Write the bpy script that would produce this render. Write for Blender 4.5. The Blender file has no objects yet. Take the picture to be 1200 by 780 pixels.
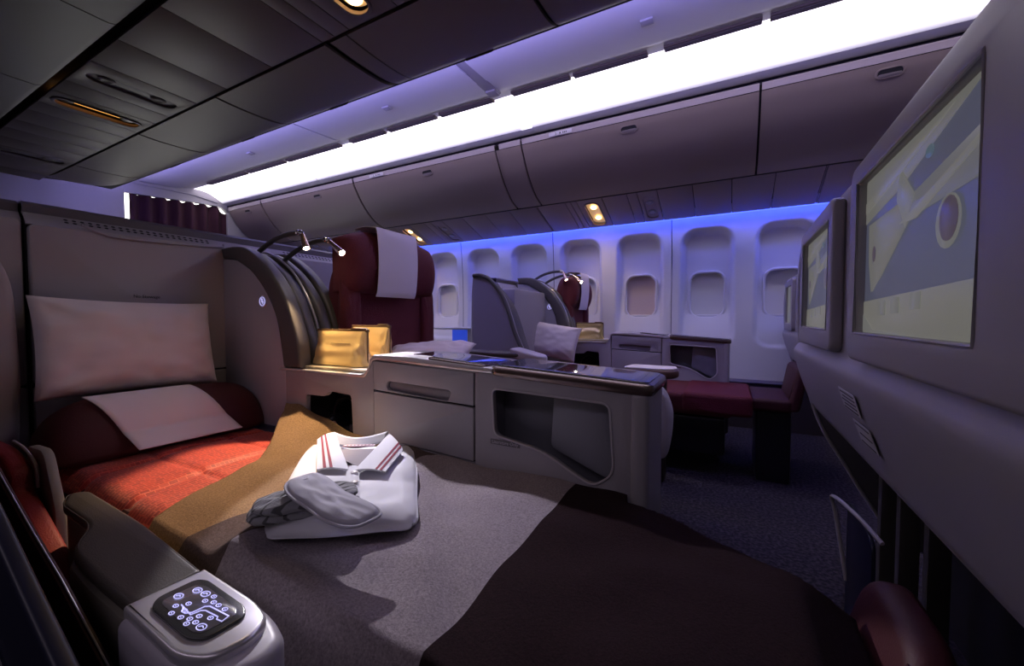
import bpy, bmesh, math, random
from mathutils import Vector, Matrix, noise
random.seed(7)
sc = bpy.context.scene
COL = sc.collection
R = math.radians

# ---------------------------------------------------------------- camera
cam = bpy.data.cameras.new('camera'); cam.sensor_width = 36; cam.lens = 477 * 36 / 1200
cam.clip_start = 0.02; cam.clip_end = 60
co = bpy.data.objects.new('camera', cam); COL.objects.link(co)
co.location = (0, 0, .88); co.rotation_euler = (R(90 - 2.02), 0, R(28.26))
sc.camera = co
# ---------------------------------------------------------------- view + world
sc.view_settings.view_transform = 'Standard'; sc.view_settings.look = 'None'
sc.view_settings.gamma = 1; sc.view_settings.exposure = 0.0
sc.view_settings.use_curve_mapping = False
w = bpy.data.worlds.new('cabin_ambient'); sc.world = w; w.use_nodes = True
bg = w.node_tree.nodes['Background']; bg.inputs[0].default_value = (.46, .38, .50, 1); bg.inputs[1].default_value = .018

# ---------------------------------------------------------------- lights
def area(name, loc, rot, sx, sy, power, color, spread=180):
    l = bpy.data.lights.new(name, 'AREA'); l.shape = 'RECTANGLE'; l.size = sx; l.size_y = sy
    l.energy = power; l.color = color; l.spread = R(spread)
    o = bpy.data.objects.new(name, l); COL.objects.link(o); o.location = loc; o.rotation_euler = rot
    return o
def spot(name, loc, target, power, color, angle, blend=.15, rad=.012):
    l = bpy.data.lights.new(name, 'SPOT'); l.energy = power; l.color = color; l.spot_size = R(angle)
    l.spot_blend = blend; l.shadow_soft_size = rad
    o = bpy.data.objects.new(name, l); COL.objects.link(o); o.location = loc
    o.rotation_euler = (Vector(target) - Vector(loc)).to_track_quat('-Z', 'Y').to_euler()
    return o
WARM = (1, .66, .34); COOL = (.93, .9, 1)
# blue wash strips hidden in the slot above the sidewall
for x0 in (-4.6, -2.6, -.6, 1.2):
    area('blue_wash_light', (x0, 3.700, 1.716), (R(22), 0, 0), 1.98, .015, 3.4, (.02, .05, 1), 170)
    area('sidewall_wash_light', (x0, 3.655, 1.722), (R(9), 0, 0), 1.98, .03, .65, (.85, .85, 1), 100)
# lilac wash from the top of the centre bins onto the ceiling panel
area('lilac_wash_light', (-2.2, 1.62, 2.16), (R(180 - 20), 0, 0), 6.5, .06, 44, (.40, .36, 1), 160)
# unseen fill light added behind the camera, placed like a mirrored near-aisle cove
area('near_fill_light', (-1.6, -1.25, 2.25), (R(28), 0, 0), 7.2, .28, 11, (.93, .77, 1), 170)

# ---------------------------------------------------------------- materials
MATS = {}
def mat(name, color, rough=.5, metal=0, spec=.5, coat=0, bump=0, bscale=60, var=0, vscale=4, emit=None, es=0, sheen=0):
    if name in MATS: return MATS[name]
    m = bpy.data.materials.new(name); m.use_nodes = True; nt = m.node_tree; b = nt.nodes['Principled BSDF']
    b.inputs['Base Color'].default_value = (*color, 1); b.inputs['Roughness'].default_value = rough
    b.inputs['Metallic'].default_value = metal; b.inputs['Specular IOR Level'].default_value = spec
    b.inputs['Coat Weight'].default_value = coat; b.inputs['Coat Roughness'].default_value = .08
    if sheen: b.inputs['Sheen Weight'].default_value = sheen
    if emit: b.inputs['Emission Color'].default_value = (*emit, 1); b.inputs['Emission Strength'].default_value = es
    tc = nt.nodes.new('ShaderNodeTexCoord')
    if bump:
        n = nt.nodes.new('ShaderNodeTexNoise'); n.inputs['Scale'].default_value = bscale; n.inputs['Detail'].default_value = 4
        nt.links.new(tc.outputs['Object'], n.inputs['Vector'])
        bp = nt.nodes.new('ShaderNodeBump'); bp.inputs['Strength'].default_value = bump; bp.inputs['Distance'].default_value = .01
        nt.links.new(n.outputs['Fac'], bp.inputs['Height']); nt.links.new(bp.outputs[0], b.inputs['Normal'])
    if var:
        n = nt.nodes.new('ShaderNodeTexNoise'); n.inputs['Scale'].default_value = vscale; n.inputs['Detail'].default_value = 6
        nt.links.new(tc.outputs['Object'], n.inputs['Vector'])
        mr = nt.nodes.new('ShaderNodeMapRange'); mr.inputs[3].default_value = 1 - var; mr.inputs[4].default_value = 1 + var
        nt.links.new(n.outputs['Fac'], mr.inputs[0])
        mx = nt.nodes.new('ShaderNodeMix'); mx.data_type = 'RGBA'; mx.blend_type = 'MULTIPLY'; mx.inputs[0].default_value = 1
        mx.inputs[6].default_value = (*color, 1); nt.links.new(mr.outputs[0], mx.inputs[7])
        nt.links.new(mx.outputs[2], b.inputs['Base Color'])
    MATS[name] = m; return m

SHELL = mat('grey_shell_plastic', (.36, .335, .36), .42, bump=.04, bscale=900, var=.03)
SHELL2 = mat('pale_grey_plastic', (.50, .47, .50), .38, bump=.03, bscale=900)
DRIM = mat('charcoal_rim_leather', (.085, .078, .075), .42, bump=.15, bscale=500)
BIN = mat('bin_plastic', (.28, .215, .20), .5, bump=.06, bscale=700, var=.03)
CEIL = mat('ceiling_plastic', (.68, .66, .74), .5)
WALLM = mat('sidewall_plastic', (.78, .77, .78), .5, bump=.03, bscale=500)
DARK = mat('dark_gap', (.012, .01, .014), .7)
BLACK = mat('black_plastic', (.012, .012, .014), .3)
SILVER = mat('silver_paint', (.74, .72, .74), .28, metal=.55)
CHROME = mat('chrome', (.8, .78, .76), .12, metal=1)
GLASS = mat('smoked_table_glass', (.03, .028, .035), .04, spec=.9, coat=1)
BRONZE = mat('bronze_trim', (.20, .15, .14), .2, metal=.7)
REDF = mat('maroon_seat_fabric', (.115, .008, .016), .75, bump=.5, bscale=260, var=.2, vscale=90, sheen=.03)
REDL = mat('maroon_leather', (.055, .005, .009), .6, bump=.12, bscale=300)
DIMRED = mat('deep_red_cushion', (.22, .01, .012), .6, bump=.2, bscale=300)
WHITE = mat('white_cotton', (.74, .66, .67), .8, bump=.25, bscale=700, sheen=.2)
WHITE2 = mat('white_antimacassar', (.80, .74, .76), .8, bump=.2, bscale=1200)
SHIRT = mat('white_pique_jersey', (.80, .80, .85), .8, bump=.35, bscale=1500)
STRIPE = mat('burgundy_collar_stripe', (.26, .02, .05), .8)
BEIGE = mat('beige_canvas', (.72, .50, .22), .6, bump=.25, bscale=600, var=.08)
BEIGED = mat('brown_piping', (.13, .07, .03), .5)
GOLD = mat('gold_metallic_box', (.75, .6, .25), .28, metal=.7)
OLIVE = mat('olive_grey_leather', (.075, .066, .055), .42, bump=.12, bscale=420)
MASK = mat('lilac_grey_jersey', (.47, .46, .53), .85, bump=.3, bscale=900)
NAVY = mat('navy_gloss_panel', (.012, .014, .035), .4)
CURT = mat('burgundy_curtain', (.04, .006, .018), .9, bump=.3, bscale=400)
INK = mat('dark_ink', (.05, .045, .05), .6)
LABELM = mat('placard_plastic', (.60, .58, .58), .5)
LITBLUE = mat('ring_light_glow', (.5, .5, .9), .4, emit=(.55, .53, 1), es=.85)
SCREENBASE = mat('controller_face', (.12, .11, .12), .15, coat=.7)
LAMPG = mat('lamp_glow', (1, 1, .9), .4, emit=(1, .93, .75), es=60)
AMBER = mat('amber_lamp_lens', (1, .55, .15), .4, emit=(1, .42, .08), es=1.3)
WARMG = mat('warm_lamp_glow', (1, .8, .5), .4, emit=(1, .62, .25), es=9)
BEIGEIN = mat('lamp_recess_glow', (.75, .55, .3), .5, emit=(1, .62, .28), es=.32)  # own glow stands in for bulb light falling on the tray
COVE = mat('cove_light_diffuser', (.95, .95, 1), .5, emit=(.93, .86, 1), es=3.2)
_nt = COVE.node_tree; _b = _nt.nodes['Principled BSDF']; _g = _nt.nodes.new('ShaderNodeTexCoord')
_s = _nt.nodes.new('ShaderNodeSeparateXYZ'); _m = _nt.nodes.new('ShaderNodeMapRange'); _m.interpolation_type = 'SMOOTHSTEP'
_nt.links.new(_g.outputs['Object'], _s.inputs[0]); _nt.links.new(_s.outputs[1], _m.inputs[0])   # emission fades at the outer lip, imitating light falling off over the valance
_m.inputs[1].default_value = 2.815; _m.inputs[2].default_value = 2.735; _m.inputs[3].default_value = .25; _m.inputs[4].default_value = 2.9
_nt.links.new(_m.outputs[0], _b.inputs['Emission Strength'])
GAL = mat('galley_light_panel', (1, 1, 1), .5, emit=(1, .98, .92), es=4.5)
BLUESTRIP = mat('blue_led_lens', (.2, .3, 1), .5, emit=(.10, .17, 1), es=2.2)
BLUEG = mat('blue_pocket_light', (.1, .2, 1), .5, emit=(.03, .10, 1), es=.35)
SHADE = mat('window_shade_plastic', (.80, .79, .74), .5)
MESHM = mat('dark_net', (.06, .05, .06), .9, bump=.8, bscale=300)
ALU = mat('dull_aluminium', (.45, .44, .46), .35, metal=.8)

def node_mat(name):
    m = bpy.data.materials.new(name); m.use_nodes = True; nt = m.node_tree
    return m, nt, nt.nodes['Principled BSDF'], nt.nodes.new('ShaderNodeTexCoord')
# blanket: woven colour bands along its length (world metres), woolly relief
def blanket_mat():
    m, nt, b, tc = node_mat('striped_wool_blanket')
    sp = nt.nodes.new('ShaderNodeSeparateXYZ'); nt.links.new(tc.outputs['Object'], sp.inputs[0])
    mr = nt.nodes.new('ShaderNodeMapRange'); mr.inputs[1].default_value = -1.8; mr.inputs[2].default_value = .3
    nt.links.new(sp.outputs[0], mr.inputs[0])
    cr = nt.nodes.new('ShaderNodeValToRGB'); cr.color_ramp.interpolation = 'CONSTANT'
    nt.links.new(mr.outputs[0], cr.inputs[0])
    f = lambda x: (x + 1.8) / 2.1
    e = cr.color_ramp.elements
    e[0].position = 0; e[0].color = (.31, .20, .115, 1)
    e[1].position = f(-.97); e[1].color = (.115, .082, .078, 1)
    a = e.new(f(-.80)); a.color = (.40, .345, .375, 1)
    a = e.new(f(-.35)); a.color = (.024, .009, .012, 1)
    n = nt.nodes.new('ShaderNodeTexNoise'); n.inputs['Scale'].default_value = 230; n.inputs['Detail'].default_value = 6
    n.inputs['Roughness'].default_value = .8
    nt.links.new(tc.outputs['Object'], n.inputs['Vector'])
    m2 = nt.nodes.new('ShaderNodeMapRange'); m2.inputs[1].default_value = .3; m2.inputs[2].default_value = .7; m2.inputs[3].default_value = .5; m2.inputs[4].default_value = 1.5
    nt.links.new(n.outputs['Fac'], m2.inputs[0])
    mx = nt.nodes.new('ShaderNodeMix'); mx.data_type = 'RGBA'; mx.blend_type = 'MULTIPLY'; mx.inputs[0].default_value = 1
    nt.links.new(cr.outputs[0], mx.inputs[6]); nt.links.new(m2.outputs[0], mx.inputs[7])
    nt.links.new(mx.outputs[2], b.inputs['Base Color'])
    bp = nt.nodes.new('ShaderNodeBump'); bp.inputs['Strength'].default_value = .9; bp.inputs['Distance'].default_value = .006
    nt.links.new(n.outputs['Fac'], bp.inputs['Height']); nt.links.new(bp.outputs[0], b.inputs['Normal'])
    b.inputs['Specular IOR Level'].default_value = .1; b.inputs['Roughness'].default_value = .95; b.inputs['Sheen Weight'].default_value = .03
    return m
BLANKET = blanket_mat()
def quilt_mat():
    m, nt, b, tc = node_mat('red_jacquard_quilt')
    mp = nt.nodes.new('ShaderNodeMapping'); mp.inputs['Scale'].default_value = (11, 15, 1); mp.inputs['Rotation'].default_value = (0, 0, R(90))
    nt.links.new(tc.outputs['Object'], mp.inputs[0])
    br = nt.nodes.new('ShaderNodeTexBrick'); br.offset = .37; br.squash = .6; br.squash_frequency = 3
    br.inputs['Scale'].default_value = 1.6; br.inputs['Mortar Size'].default_value = .03
    br.inputs['Color1'].default_value = (.50, .034, .018, 1); br.inputs['Color2'].default_value = (.32, .015, .011, 1)
    br.inputs['Mortar'].default_value = (.66, .09, .05, 1)
    nt.links.new(mp.outputs[0], br.inputs['Vector'])
    nt.links.new(br.outputs['Color'], b.inputs['Base Color'])
    n = nt.nodes.new('ShaderNodeTexNoise'); n.inputs['Scale'].default_value = 300
    nt.links.new(tc.outputs['Object'], n.inputs['Vector'])
    ad = nt.nodes.new('ShaderNodeMath'); ad.operation = 'MULTIPLY_ADD'; ad.inputs[1].default_value = .4
    nt.links.new(n.outputs['Fac'], ad.inputs[0]); nt.links.new(br.outputs['Fac'], ad.inputs[2])
    bp = nt.nodes.new('ShaderNodeBump'); bp.inputs['Strength'].default_value = .45; bp.inputs['Distance'].default_value = .004
    nt.links.new(ad.outputs[0], bp.inputs['Height']); nt.links.new(bp.outputs[0], b.inputs['Normal'])
    b.inputs['Roughness'].default_value = .6; b.inputs['Sheen Weight'].default_value = .2
    return m
QUILT = quilt_mat()
def sock_mat():
    m, nt, b, tc = node_mat('zigzag_grey_knit')
    wv = nt.nodes.new('ShaderNodeTexWave'); wv.wave_type = 'BANDS'; wv.bands_direction = 'X'; wv.inputs['Scale'].default_value = 17
    wv.inputs['Distortion'].default_value = 7; wv.inputs['Detail'].default_value = 1.5; wv.inputs['Detail Scale'].default_value = 1.2
    nt.links.new(tc.outputs['Object'], wv.inputs[0])
    cr = nt.nodes.new('ShaderNodeValToRGB'); nt.links.new(wv.outputs['Fac'], cr.inputs[0])
    e = cr.color_ramp.elements; e[0].position = .08; e[0].color = (.10, .10, .105, 1); e[1].position = .2; e[1].color = (.33, .33, .35, 1)
    nt.links.new(cr.outputs[0], b.inputs['Base Color']); b.inputs['Roughness'].default_value = .95
    n = nt.nodes.new('ShaderNodeTexNoise'); n.inputs['Scale'].default_value = 500; nt.links.new(tc.outputs['Object'], n.inputs['Vector'])
    bp = nt.nodes.new('ShaderNodeBump'); bp.inputs['Strength'].default_value = .7; bp.inputs['Distance'].default_value = .004
    nt.links.new(n.outputs['Fac'], bp.inputs['Height']); nt.links.new(bp.outputs[0], b.inputs['Normal'])
    return m
SOCK = sock_mat()
def carpet_mat():
    m, nt, b, tc = node_mat('speckled_carpet')
    v = nt.nodes.new('ShaderNodeTexNoise'); v.inputs['Scale'].default_value = 75; v.inputs['Detail'].default_value = 4
    nt.links.new(tc.outputs['Object'], v.inputs['Vector'])
    cr = nt.nodes.new('ShaderNodeValToRGB'); nt.links.new(v.outputs['Fac'], cr.inputs[0])
    e = cr.color_ramp.elements; e[0].position = .42; e[0].color = (.009, .007, .016, 1); e[1].position = .66; e[1].color = (.06, .045, .062, 1)
    nt.links.new(cr.outputs[0], b.inputs['Base Color']); b.inputs['Roughness'].default_value = 1
    bp = nt.nodes.new('ShaderNodeBump'); bp.inputs['Strength'].default_value = .8; bp.inputs['Distance'].default_value = .01
    nt.links.new(v.outputs['Fac'], bp.inputs['Height']); nt.links.new(bp.outputs[0], b.inputs['Normal'])
    return m
CARPET = carpet_mat()
def glow_flat(name, c, s): return mat(name, (.02, .02, .02), .3, emit=c, es=s, spec=.35)

# ---------------------------------------------------------------- geometry helpers
def finish(name, me, m, parent=None, smooth=35):
    if m: me.materials.append(m)
    me.validate()
    me.shade_smooth()
    if smooth < 180: me.set_sharp_from_angle(angle=R(smooth))
    o = bpy.data.objects.new(name, me); COL.objects.link(o)
    if parent: adopt(o, parent)
    return o
def world_of(p):
    M = Matrix.LocRotScale(p.location, p.rotation_euler, p.scale)
    if p.parent: M = world_of(p.parent) @ p.matrix_parent_inverse @ M
    return M
def adopt(o, p):
    o.parent = p; o.matrix_parent_inverse = world_of(p).inverted()
def thing(name, label, cat, loc=(0, 0, 0), group=None, kind=None):
    o = bpy.data.objects.new(name, None); COL.objects.link(o); o.location = loc; o.empty_display_size = .1
    if label: o['label'] = label
    if cat: o['category'] = cat
    if group: o['group'] = group
    if kind: o['kind'] = kind
    return o
def tag(o, label=None, cat=None, group=None, kind=None):
    if label: o['label'] = label
    if cat: o['category'] = cat
    if group: o['group'] = group
    if kind: o['kind'] = kind
    return o
def from_bm(name, bm, m, parent=None, smooth=35):
    bmesh.ops.recalc_face_normals(bm, faces=bm.faces)
    me = bpy.data.meshes.new(name); bm.to_mesh(me); bm.free()
    return finish(name, me, m, parent, smooth)
def pyd(name, vs, fs, m, parent=None, smooth=35):
    me = bpy.data.meshes.new(name); me.from_pydata([tuple(v) for v in vs], [], fs); me.update()
    bm = bmesh.new(); bm.from_mesh(me); bmesh.ops.recalc_face_normals(bm, faces=bm.faces); bm.to_mesh(me); bm.free()
    return finish(name, me, m, parent, smooth)
def boxbm(bm, lo, hi, bev=0, seg=2, M=None):
    g = bmesh.ops.create_cube(bm, size=1)
    vs = g['verts']
    for v in vs:
        v.co = Vector([(lo[i] + hi[i]) / 2 + v.co[i] * (hi[i] - lo[i]) for i in range(3)])
    if bev:
        es = list({e for v in vs for e in v.link_edges})
        r = bmesh.ops.bevel(bm, geom=es, offset=bev, segments=seg, profile=.6, affect='EDGES')
        vs = list({v for f in r['faces'] for v in f.verts} | {v for v in vs if v.is_valid})
    if M is not None:
        for v in vs: v.co = M @ v.co
    return vs
def box(name, lo, hi, m, parent=None, bev=.004, seg=2, M=None):
    bm = bmesh.new(); boxbm(bm, lo, hi, bev, seg, M); return from_bm(name, bm, m, parent)
def rrect(u0, v0, u1, v1, r, n=6):
    pts = []
    for (cx, cy, a0) in ((u1 - r, v1 - r, 0), (u0 + r, v1 - r, 90), (u0 + r, v0 + r, 180), (u1 - r, v0 + r, 270)):
        for i in range(n + 1):
            a = R(a0 + 90 * i / n); pts.append((cx + r * math.cos(a), cy + r * math.sin(a)))
    return pts
def round_poly(pts, r, n=5):
    out = []; N = len(pts)
    for i in range(N):
        p = Vector(pts[i][:2]); a = Vector(pts[i - 1][:2]); b = Vector(pts[(i + 1) % N][:2])
        ri = pts[i][2] if len(pts[i]) > 2 else r
        da = (a - p); db = (b - p); l = min(ri, da.length * .45, db.length * .45)
        if l < 1e-5: out.append(tuple(p)); continue
        A = p + da.normalized() * l; B = p + db.normalized() * l
        for k in range(n + 1):
            t = k / n; q = A * (1 - t) ** 2 + p * 2 * t * (1 - t) + B * t * t; out.append(tuple(q))
    return out
def smooth_line(pts, n=6):
    out = []
    P = [Vector(p) for p in pts]; P = [P[0] * 2 - P[1]] + P + [P[-1] * 2 - P[-2]]
    for i in range(1, len(P) - 2):
        for k in range(n):
            t = k / n
            out.append(.5 * ((2 * P[i]) + (-P[i-1] + P[i+1]) * t + (2*P[i-1] - 5*P[i] + 4*P[i+1] - P[i+2]) * t*t + (-P[i-1] + 3*P[i] - 3*P[i+1] + P[i+2]) * t**3))
    out.append(P[-2]); return [tuple(p) for p in out]
# a plate with holes: loops are 2-D outlines (first the outside); axis gives the plane's normal
def slab(name, loops, axis, w0, w1, m, parent=None, bev=.002, smooth=40, M=None, res=1):
    cu = bpy.data.curves.new(name, 'CURVE'); cu.dimensions = '2D'; cu.fill_mode = 'BOTH'
    th = abs(w1 - w0) / 2
    b = min(bev, th * .9); cu.extrude = th - b; cu.bevel_depth = b; cu.bevel_resolution = res; cu.offset = -b
    for lp in loops:
        s = cu.splines.new('POLY'); s.points.add(len(lp) - 1); s.use_cyclic_u = True
        for i, p in enumerate(lp): s.points[i].co = (p[0], p[1], 0, 1)
    o = bpy.data.objects.new('tmp', cu); COL.objects.link(o)
    dg = bpy.context.evaluated_depsgraph_get(); me = bpy.data.meshes.new_from_object(o.evaluated_get(dg))
    bpy.data.objects.remove(o); bpy.data.curves.remove(cu)
    c = (w0 + w1) / 2
    for v in me.vertices:
        u, t, d = v.co
        if axis == 'y': v.co = (u, c + d, t)
        elif axis == 'x': v.co = (c + d, u, t)
        else: v.co = (u, t, c + d)
    if M is not None: me.transform(M)
    bm = bmesh.new(); bm.from_mesh(me); bmesh.ops.remove_doubles(bm, verts=bm.verts, dist=1e-5)
    bmesh.ops.recalc_face_normals(bm, faces=bm.faces); bm.to_mesh(me); bm.free()
    me.materials.clear(); me.name = name
    return finish(name, me, m, parent, smooth)
def tube(name, pts, r, m, parent=None, n=10, cap=True, closed=False, flat=1.0):
    P = [Vector(p) for p in pts]; vs = []; fs = []; N = len(P)
    rr = r if isinstance(r, (list, tuple)) else [r] * N
    up = None
    for i in range(N):
        d = (P[(i + 1) % N] - P[i - 1]) if closed else (P[min(i + 1, N - 1)] - P[max(i - 1, 0)])
        d.normalize()
        if up is None: up = Vector((0, 0, 1)) if abs(d.z) < .9 else Vector((0, 1, 0))
        s = d.cross(up).normalized(); u = s.cross(d).normalized(); up = u
        for k in range(n):
            a = 2 * math.pi * k / n; vs.append(P[i] + s * math.cos(a) * rr[i] + u * math.sin(a) * rr[i] * flat)
    for i in range(N if closed else N - 1):
        j = (i + 1) % N
        for k in range(n): fs.append((i*n+k, i*n+(k+1) % n, j*n+(k+1) % n, j*n+k))
    if cap and not closed: fs.append(tuple(range(n))); fs.append(tuple(range((N-1)*n, N*n)))
    return pyd(name, vs, fs, m, parent)
def grid(name, fn, nu, nv, m, parent=None, thick=0, smooth=60):
    vs = [fn(i / nu, j / nv) for i in range(nu + 1) for j in range(nv + 1)]
    fs = [(i*(nv+1)+j, (i+1)*(nv+1)+j, (i+1)*(nv+1)+j+1, i*(nv+1)+j+1) for i in range(nu) for j in range(nv)]
    if thick:
        me = bpy.data.meshes.new(name); me.from_pydata([tuple(v) for v in vs], [], fs); me.update()
        N = len(vs); q = nv + 1
        vs = [tuple(v) for v in vs] + [tuple(Vector(v) - me.vertices[i].normal * thick) for i, v in enumerate(vs)]
        fs = fs + [tuple(N + k for k in f[::-1]) for f in fs]
        for i in range(nu):
            for a_, b_ in ((i*q, (i+1)*q), ((i+1)*q+nv, i*q+nv)): fs.append((a_, b_, N+b_, N+a_))
        for j in range(nv):
            for a_, b_ in ((j+1, j), (nu*q+j, nu*q+j+1)): fs.append((a_, b_, N+b_, N+a_))
        bpy.data.meshes.remove(me)
    return pyd(name, vs, fs, m, parent, smooth)
# constant profile swept along one axis; pts are (a,b) of the other two axes
def extrude_profile(name, pts, axis, w0, w1, m, parent=None, thick=.01, smooth=40, closed=False, inn=None):
    pts = [Vector(p) for p in pts]
    if not closed:
        th = thick or .004; offs = []
        for i, p in enumerate(pts):
            d = (pts[min(i + 1, len(pts) - 1)] - pts[max(i - 1, 0)]).normalized(); offs.append(Vector((d.y, -d.x)))
        sg = 1
        if inn is not None: sg = 1 if sum((Vector(inn) - p).dot(o) for p, o in zip(pts, offs)) > 0 else -1
        pts2 = [p + o * th * sg for p, o in zip(pts, offs)]
    vs = []; fs = []; n = len(pts)
    P3 = lambda wv, a, b: {'x': (wv, a, b), 'y': (a, wv, b), 'z': (a, b, wv)}[axis]
    for wv in (w0, w1):
        for p in pts: vs.append(P3(wv, p.x, p.y))
        if not closed:
            for p in pts2: vs.append(P3(wv, p.x, p.y))
    if closed:
        for i in range(n): j = (i + 1) % n; fs.append((i, j, n + j, n + i))
        fs.append(tuple(range(n))); fs.append(tuple(range(n, 2 * n)))
    else:
        for i in range(n - 1):
            fs.append((i, i + 1, 2*n + i + 1, 2*n + i)); fs.append((n + i, n + i + 1, 3*n + i + 1, 3*n + i))
            fs.append((i, i + 1, n + i + 1, n + i)); fs.append((2*n + i, 2*n + i + 1, 3*n + i + 1, 3*n + i))
        for k in (0, n - 1): fs.append((k, n + k, 3*n + k, 2*n + k))
    return pyd(name, vs, fs, m, parent, smooth)
# soft cushion: superellipsoid-like pillow with pinched corners; M places it (local: u width, v height, w thickness)
def pillow_mesh(name, W, H, T, M, m, parent=None, wr=.012, seed=0, pinch=.12, n=44, p=3.0):
    vs = []; fs = []
    for side in (1, -1):
        for i in range(n + 1):
            for j in range(n + 1):
                u = -1 + 2 * i / n; v = -1 + 2 * j / n
                th = ((1 - abs(u) ** p) * (1 - abs(v) ** p)) ** .5 if abs(u) < 1 and abs(v) < 1 else 0
                pu = 1 - pinch * (1 - v * v) * abs(u) ** 3 * .35; pv = 1 - pinch * (1 - u * u) * abs(v) ** 3 * .5
                nz = noise.noise(Vector((u * 1.7 + seed, v * 1.7, side * 3))) * wr + noise.noise(Vector((u * 4 + seed, v * 4, side * 5))) * wr * .5
                x = u * W / 2 * pu; y = v * H / 2 * pv; z = side * (T / 2 * th + nz * min(1, th * 2))
                # corner gathers
                rr = math.hypot(abs(u) - 1, abs(v) - 1); z += side * th * math.sin(math.atan2(1.001 - abs(u), 1.001 - abs(v)) * 9) * .006 * max(0, 1 - rr)
                vs.append(M @ Vector((x, y, z)))
    q = (n + 1) ** 2
    for s in (0, 1):
        for i in range(n):
            for j in range(n):
                a = s*q + i*(n+1)+j; f = (a, a+n+1, a+n+2, a+1); fs.append(f if s == 0 else f[::-1])
    me = bpy.data.meshes.new(name); me.from_pydata([tuple(v) for v in vs], [], fs); bm = bmesh.new(); bm.from_mesh(me); bpy.data.meshes.remove(me)
    bmesh.ops.remove_doubles(bm, verts=bm.verts, dist=.0003)
    return from_bm(name, bm, m, parent, 180)
def lathe(name, prof, axis_pt, axis_dir, m, parent=None, n=16):
    d = Vector(axis_dir).normalized(); q = d.to_track_quat('Z', 'Y').to_matrix(); vs = []; fs = []
    for r, h in prof:
        for k in range(n):
            a = 2 * math.pi * k / n; vs.append(Vector(axis_pt) + q @ Vector((r * math.cos(a), r * math.sin(a), h)))
    for i in range(len(prof) - 1):
        for k in range(n): fs.append((i*n+k, i*n+(k+1) % n, (i+1)*n+(k+1) % n, (i+1)*n+k))
    fs.append(tuple(range(n))); fs.append(tuple(range((len(prof)-1)*n, len(prof)*n)))
    return pyd(name, vs, fs, m, parent)
def text(name, s, size, M, m, parent, ext=.0006, align='CENTER'):
    cu = bpy.data.curves.new(name, 'FONT'); cu.body = s; cu.size = size; cu.extrude = ext; cu.align_x = align; cu.resolution_u = 2
    o = bpy.data.objects.new('tmp', cu); COL.objects.link(o)
    dg = bpy.context.evaluated_depsgraph_get(); me = bpy.data.meshes.new_from_object(o.evaluated_get(dg))
    bpy.data.objects.remove(o); bpy.data.curves.remove(cu); me.transform(M); me.materials.clear()
    return finish(name, me, m, parent)
def basis(o, u, v):
    u = Vector(u).normalized(); v = Vector(v); n = u.cross(v).normalized(); v = n.cross(u)
    return Matrix(((u.x, v.x, n.x, o[0]), (u.y, v.y, n.y, o[1]), (u.z, v.z, n.z, o[2]), (0, 0, 0, 1)))
def cluster(o):  # pieces too many or too small to pick apart singly
    o['kind'] = 'stuff'; return o

# ================================================================ SETTING
X0, X1 = -5.6, 2.2; YW = 3.85
tag(box('floor', (X0 - .3, -1.6, -.05), (X1, YW + .1, 0), CARPET, None, 0), kind='structure')

# ---- sidewall: panels 1.1 m wide, each with two scooped window reveals
wall = thing('wall_right', None, None, (0, YW, .37), kind='structure')
WT, WB = 1.80, .385
def sdf(x, z, hw, z0, z1, r):
    cx, cz = 0, (z0 + z1) / 2; dx = abs(x - cx) - (hw - r); dz = abs(z - cz) - ((z1 - z0) / 2 - r)
    return math.hypot(max(dx, 0), max(dz, 0)) + min(max(dx, dz), 0) - r
def sstep(t): t = max(0, min(1, t)); return t * t * (3 - 2 * t)
WZ0, WZ1, WHW = .898, 1.268, .127
def wall_panel_mesh():
    nx, nz = 110, 142; vs = []; fs = []; ok = []
    for i in range(nx + 1):
        for j in range(nz + 1):
            x = 1.094 * i / nx - 1.094; z = WB + (WT - WB) * j / nz
            d = 0; inside = False
            for cx in (-.272, -.822):
                lx = x - cx; hw = .205 + .02 * max(0, (1.5 - z))
                s = sdf(lx, z, hw, .64, 1.635, .13)
                depth = .085 * sstep((z - .64) / .5) + .012
                d = max(d, depth * sstep(-s / .045))
                s2 = sdf(lx, z, WHW + .012, WZ0 - .012, WZ1 + .012, .085)
                if s2 < -.006: inside = True
            bulge = .05 * ((z - 1.05) / .7) ** 2 if z > 1.05 else .02 * ((1.05 - z) / .7) ** 2
            vs.append((x, YW - .06 + d - bulge, z)); ok.append(not inside)
    for i in range(nx):
        for j in range(nz):
            f = (i*(nz+1)+j, (i+1)*(nz+1)+j, (i+1)*(nz+1)+j+1, i*(nz+1)+j+1)
            if any(ok[k] for k in f): fs.append(f)
    me = bpy.data.meshes.new('wall_panel'); me.from_pydata(vs, [], fs); me.materials.append(WALLM); me.shade_smooth()
    me.flip_normals() if hasattr(me, 'flip_normals') else None
    return me
wpm = wall_panel_mesh()
panel_right = [-.463 + 1.1 * k for k in (2, 1, 0, -1, -2, -3, -4)]
for xr in panel_right:
    o = bpy.data.objects.new('wall_panel', wpm); COL.objects.link(o); o.location = (xr, 0, 0); adopt(o, wall)
    o.matrix_parent_inverse = Matrix.Translation((0, -YW, -.37))
box('outer_skin', (X0, YW + .12, .3), (X1, YW + .14, 1.9), DARK, wall, 0)
for xr in panel_right: box('joint_strip', (xr - .004, YW - .035, WB), (xr + .010, YW - .02, 1.74), SHELL, wall, 0)
# dado and rail below the panels
box('dado', (X0, YW - .09, 0), (X1, YW - .06, .375), mat('dado_fabric', (.05, .04, .06), .9), wall, 0)
tag(extrude_profile('baseboard_right', [(YW - .10, .36), (YW - .115, .372), (YW - .09, .392), (YW - .05, .392)], 'x', X0, X1, mat('dado_rail', (.12, .1, .13), .5), None, .006), kind='structure')
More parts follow.
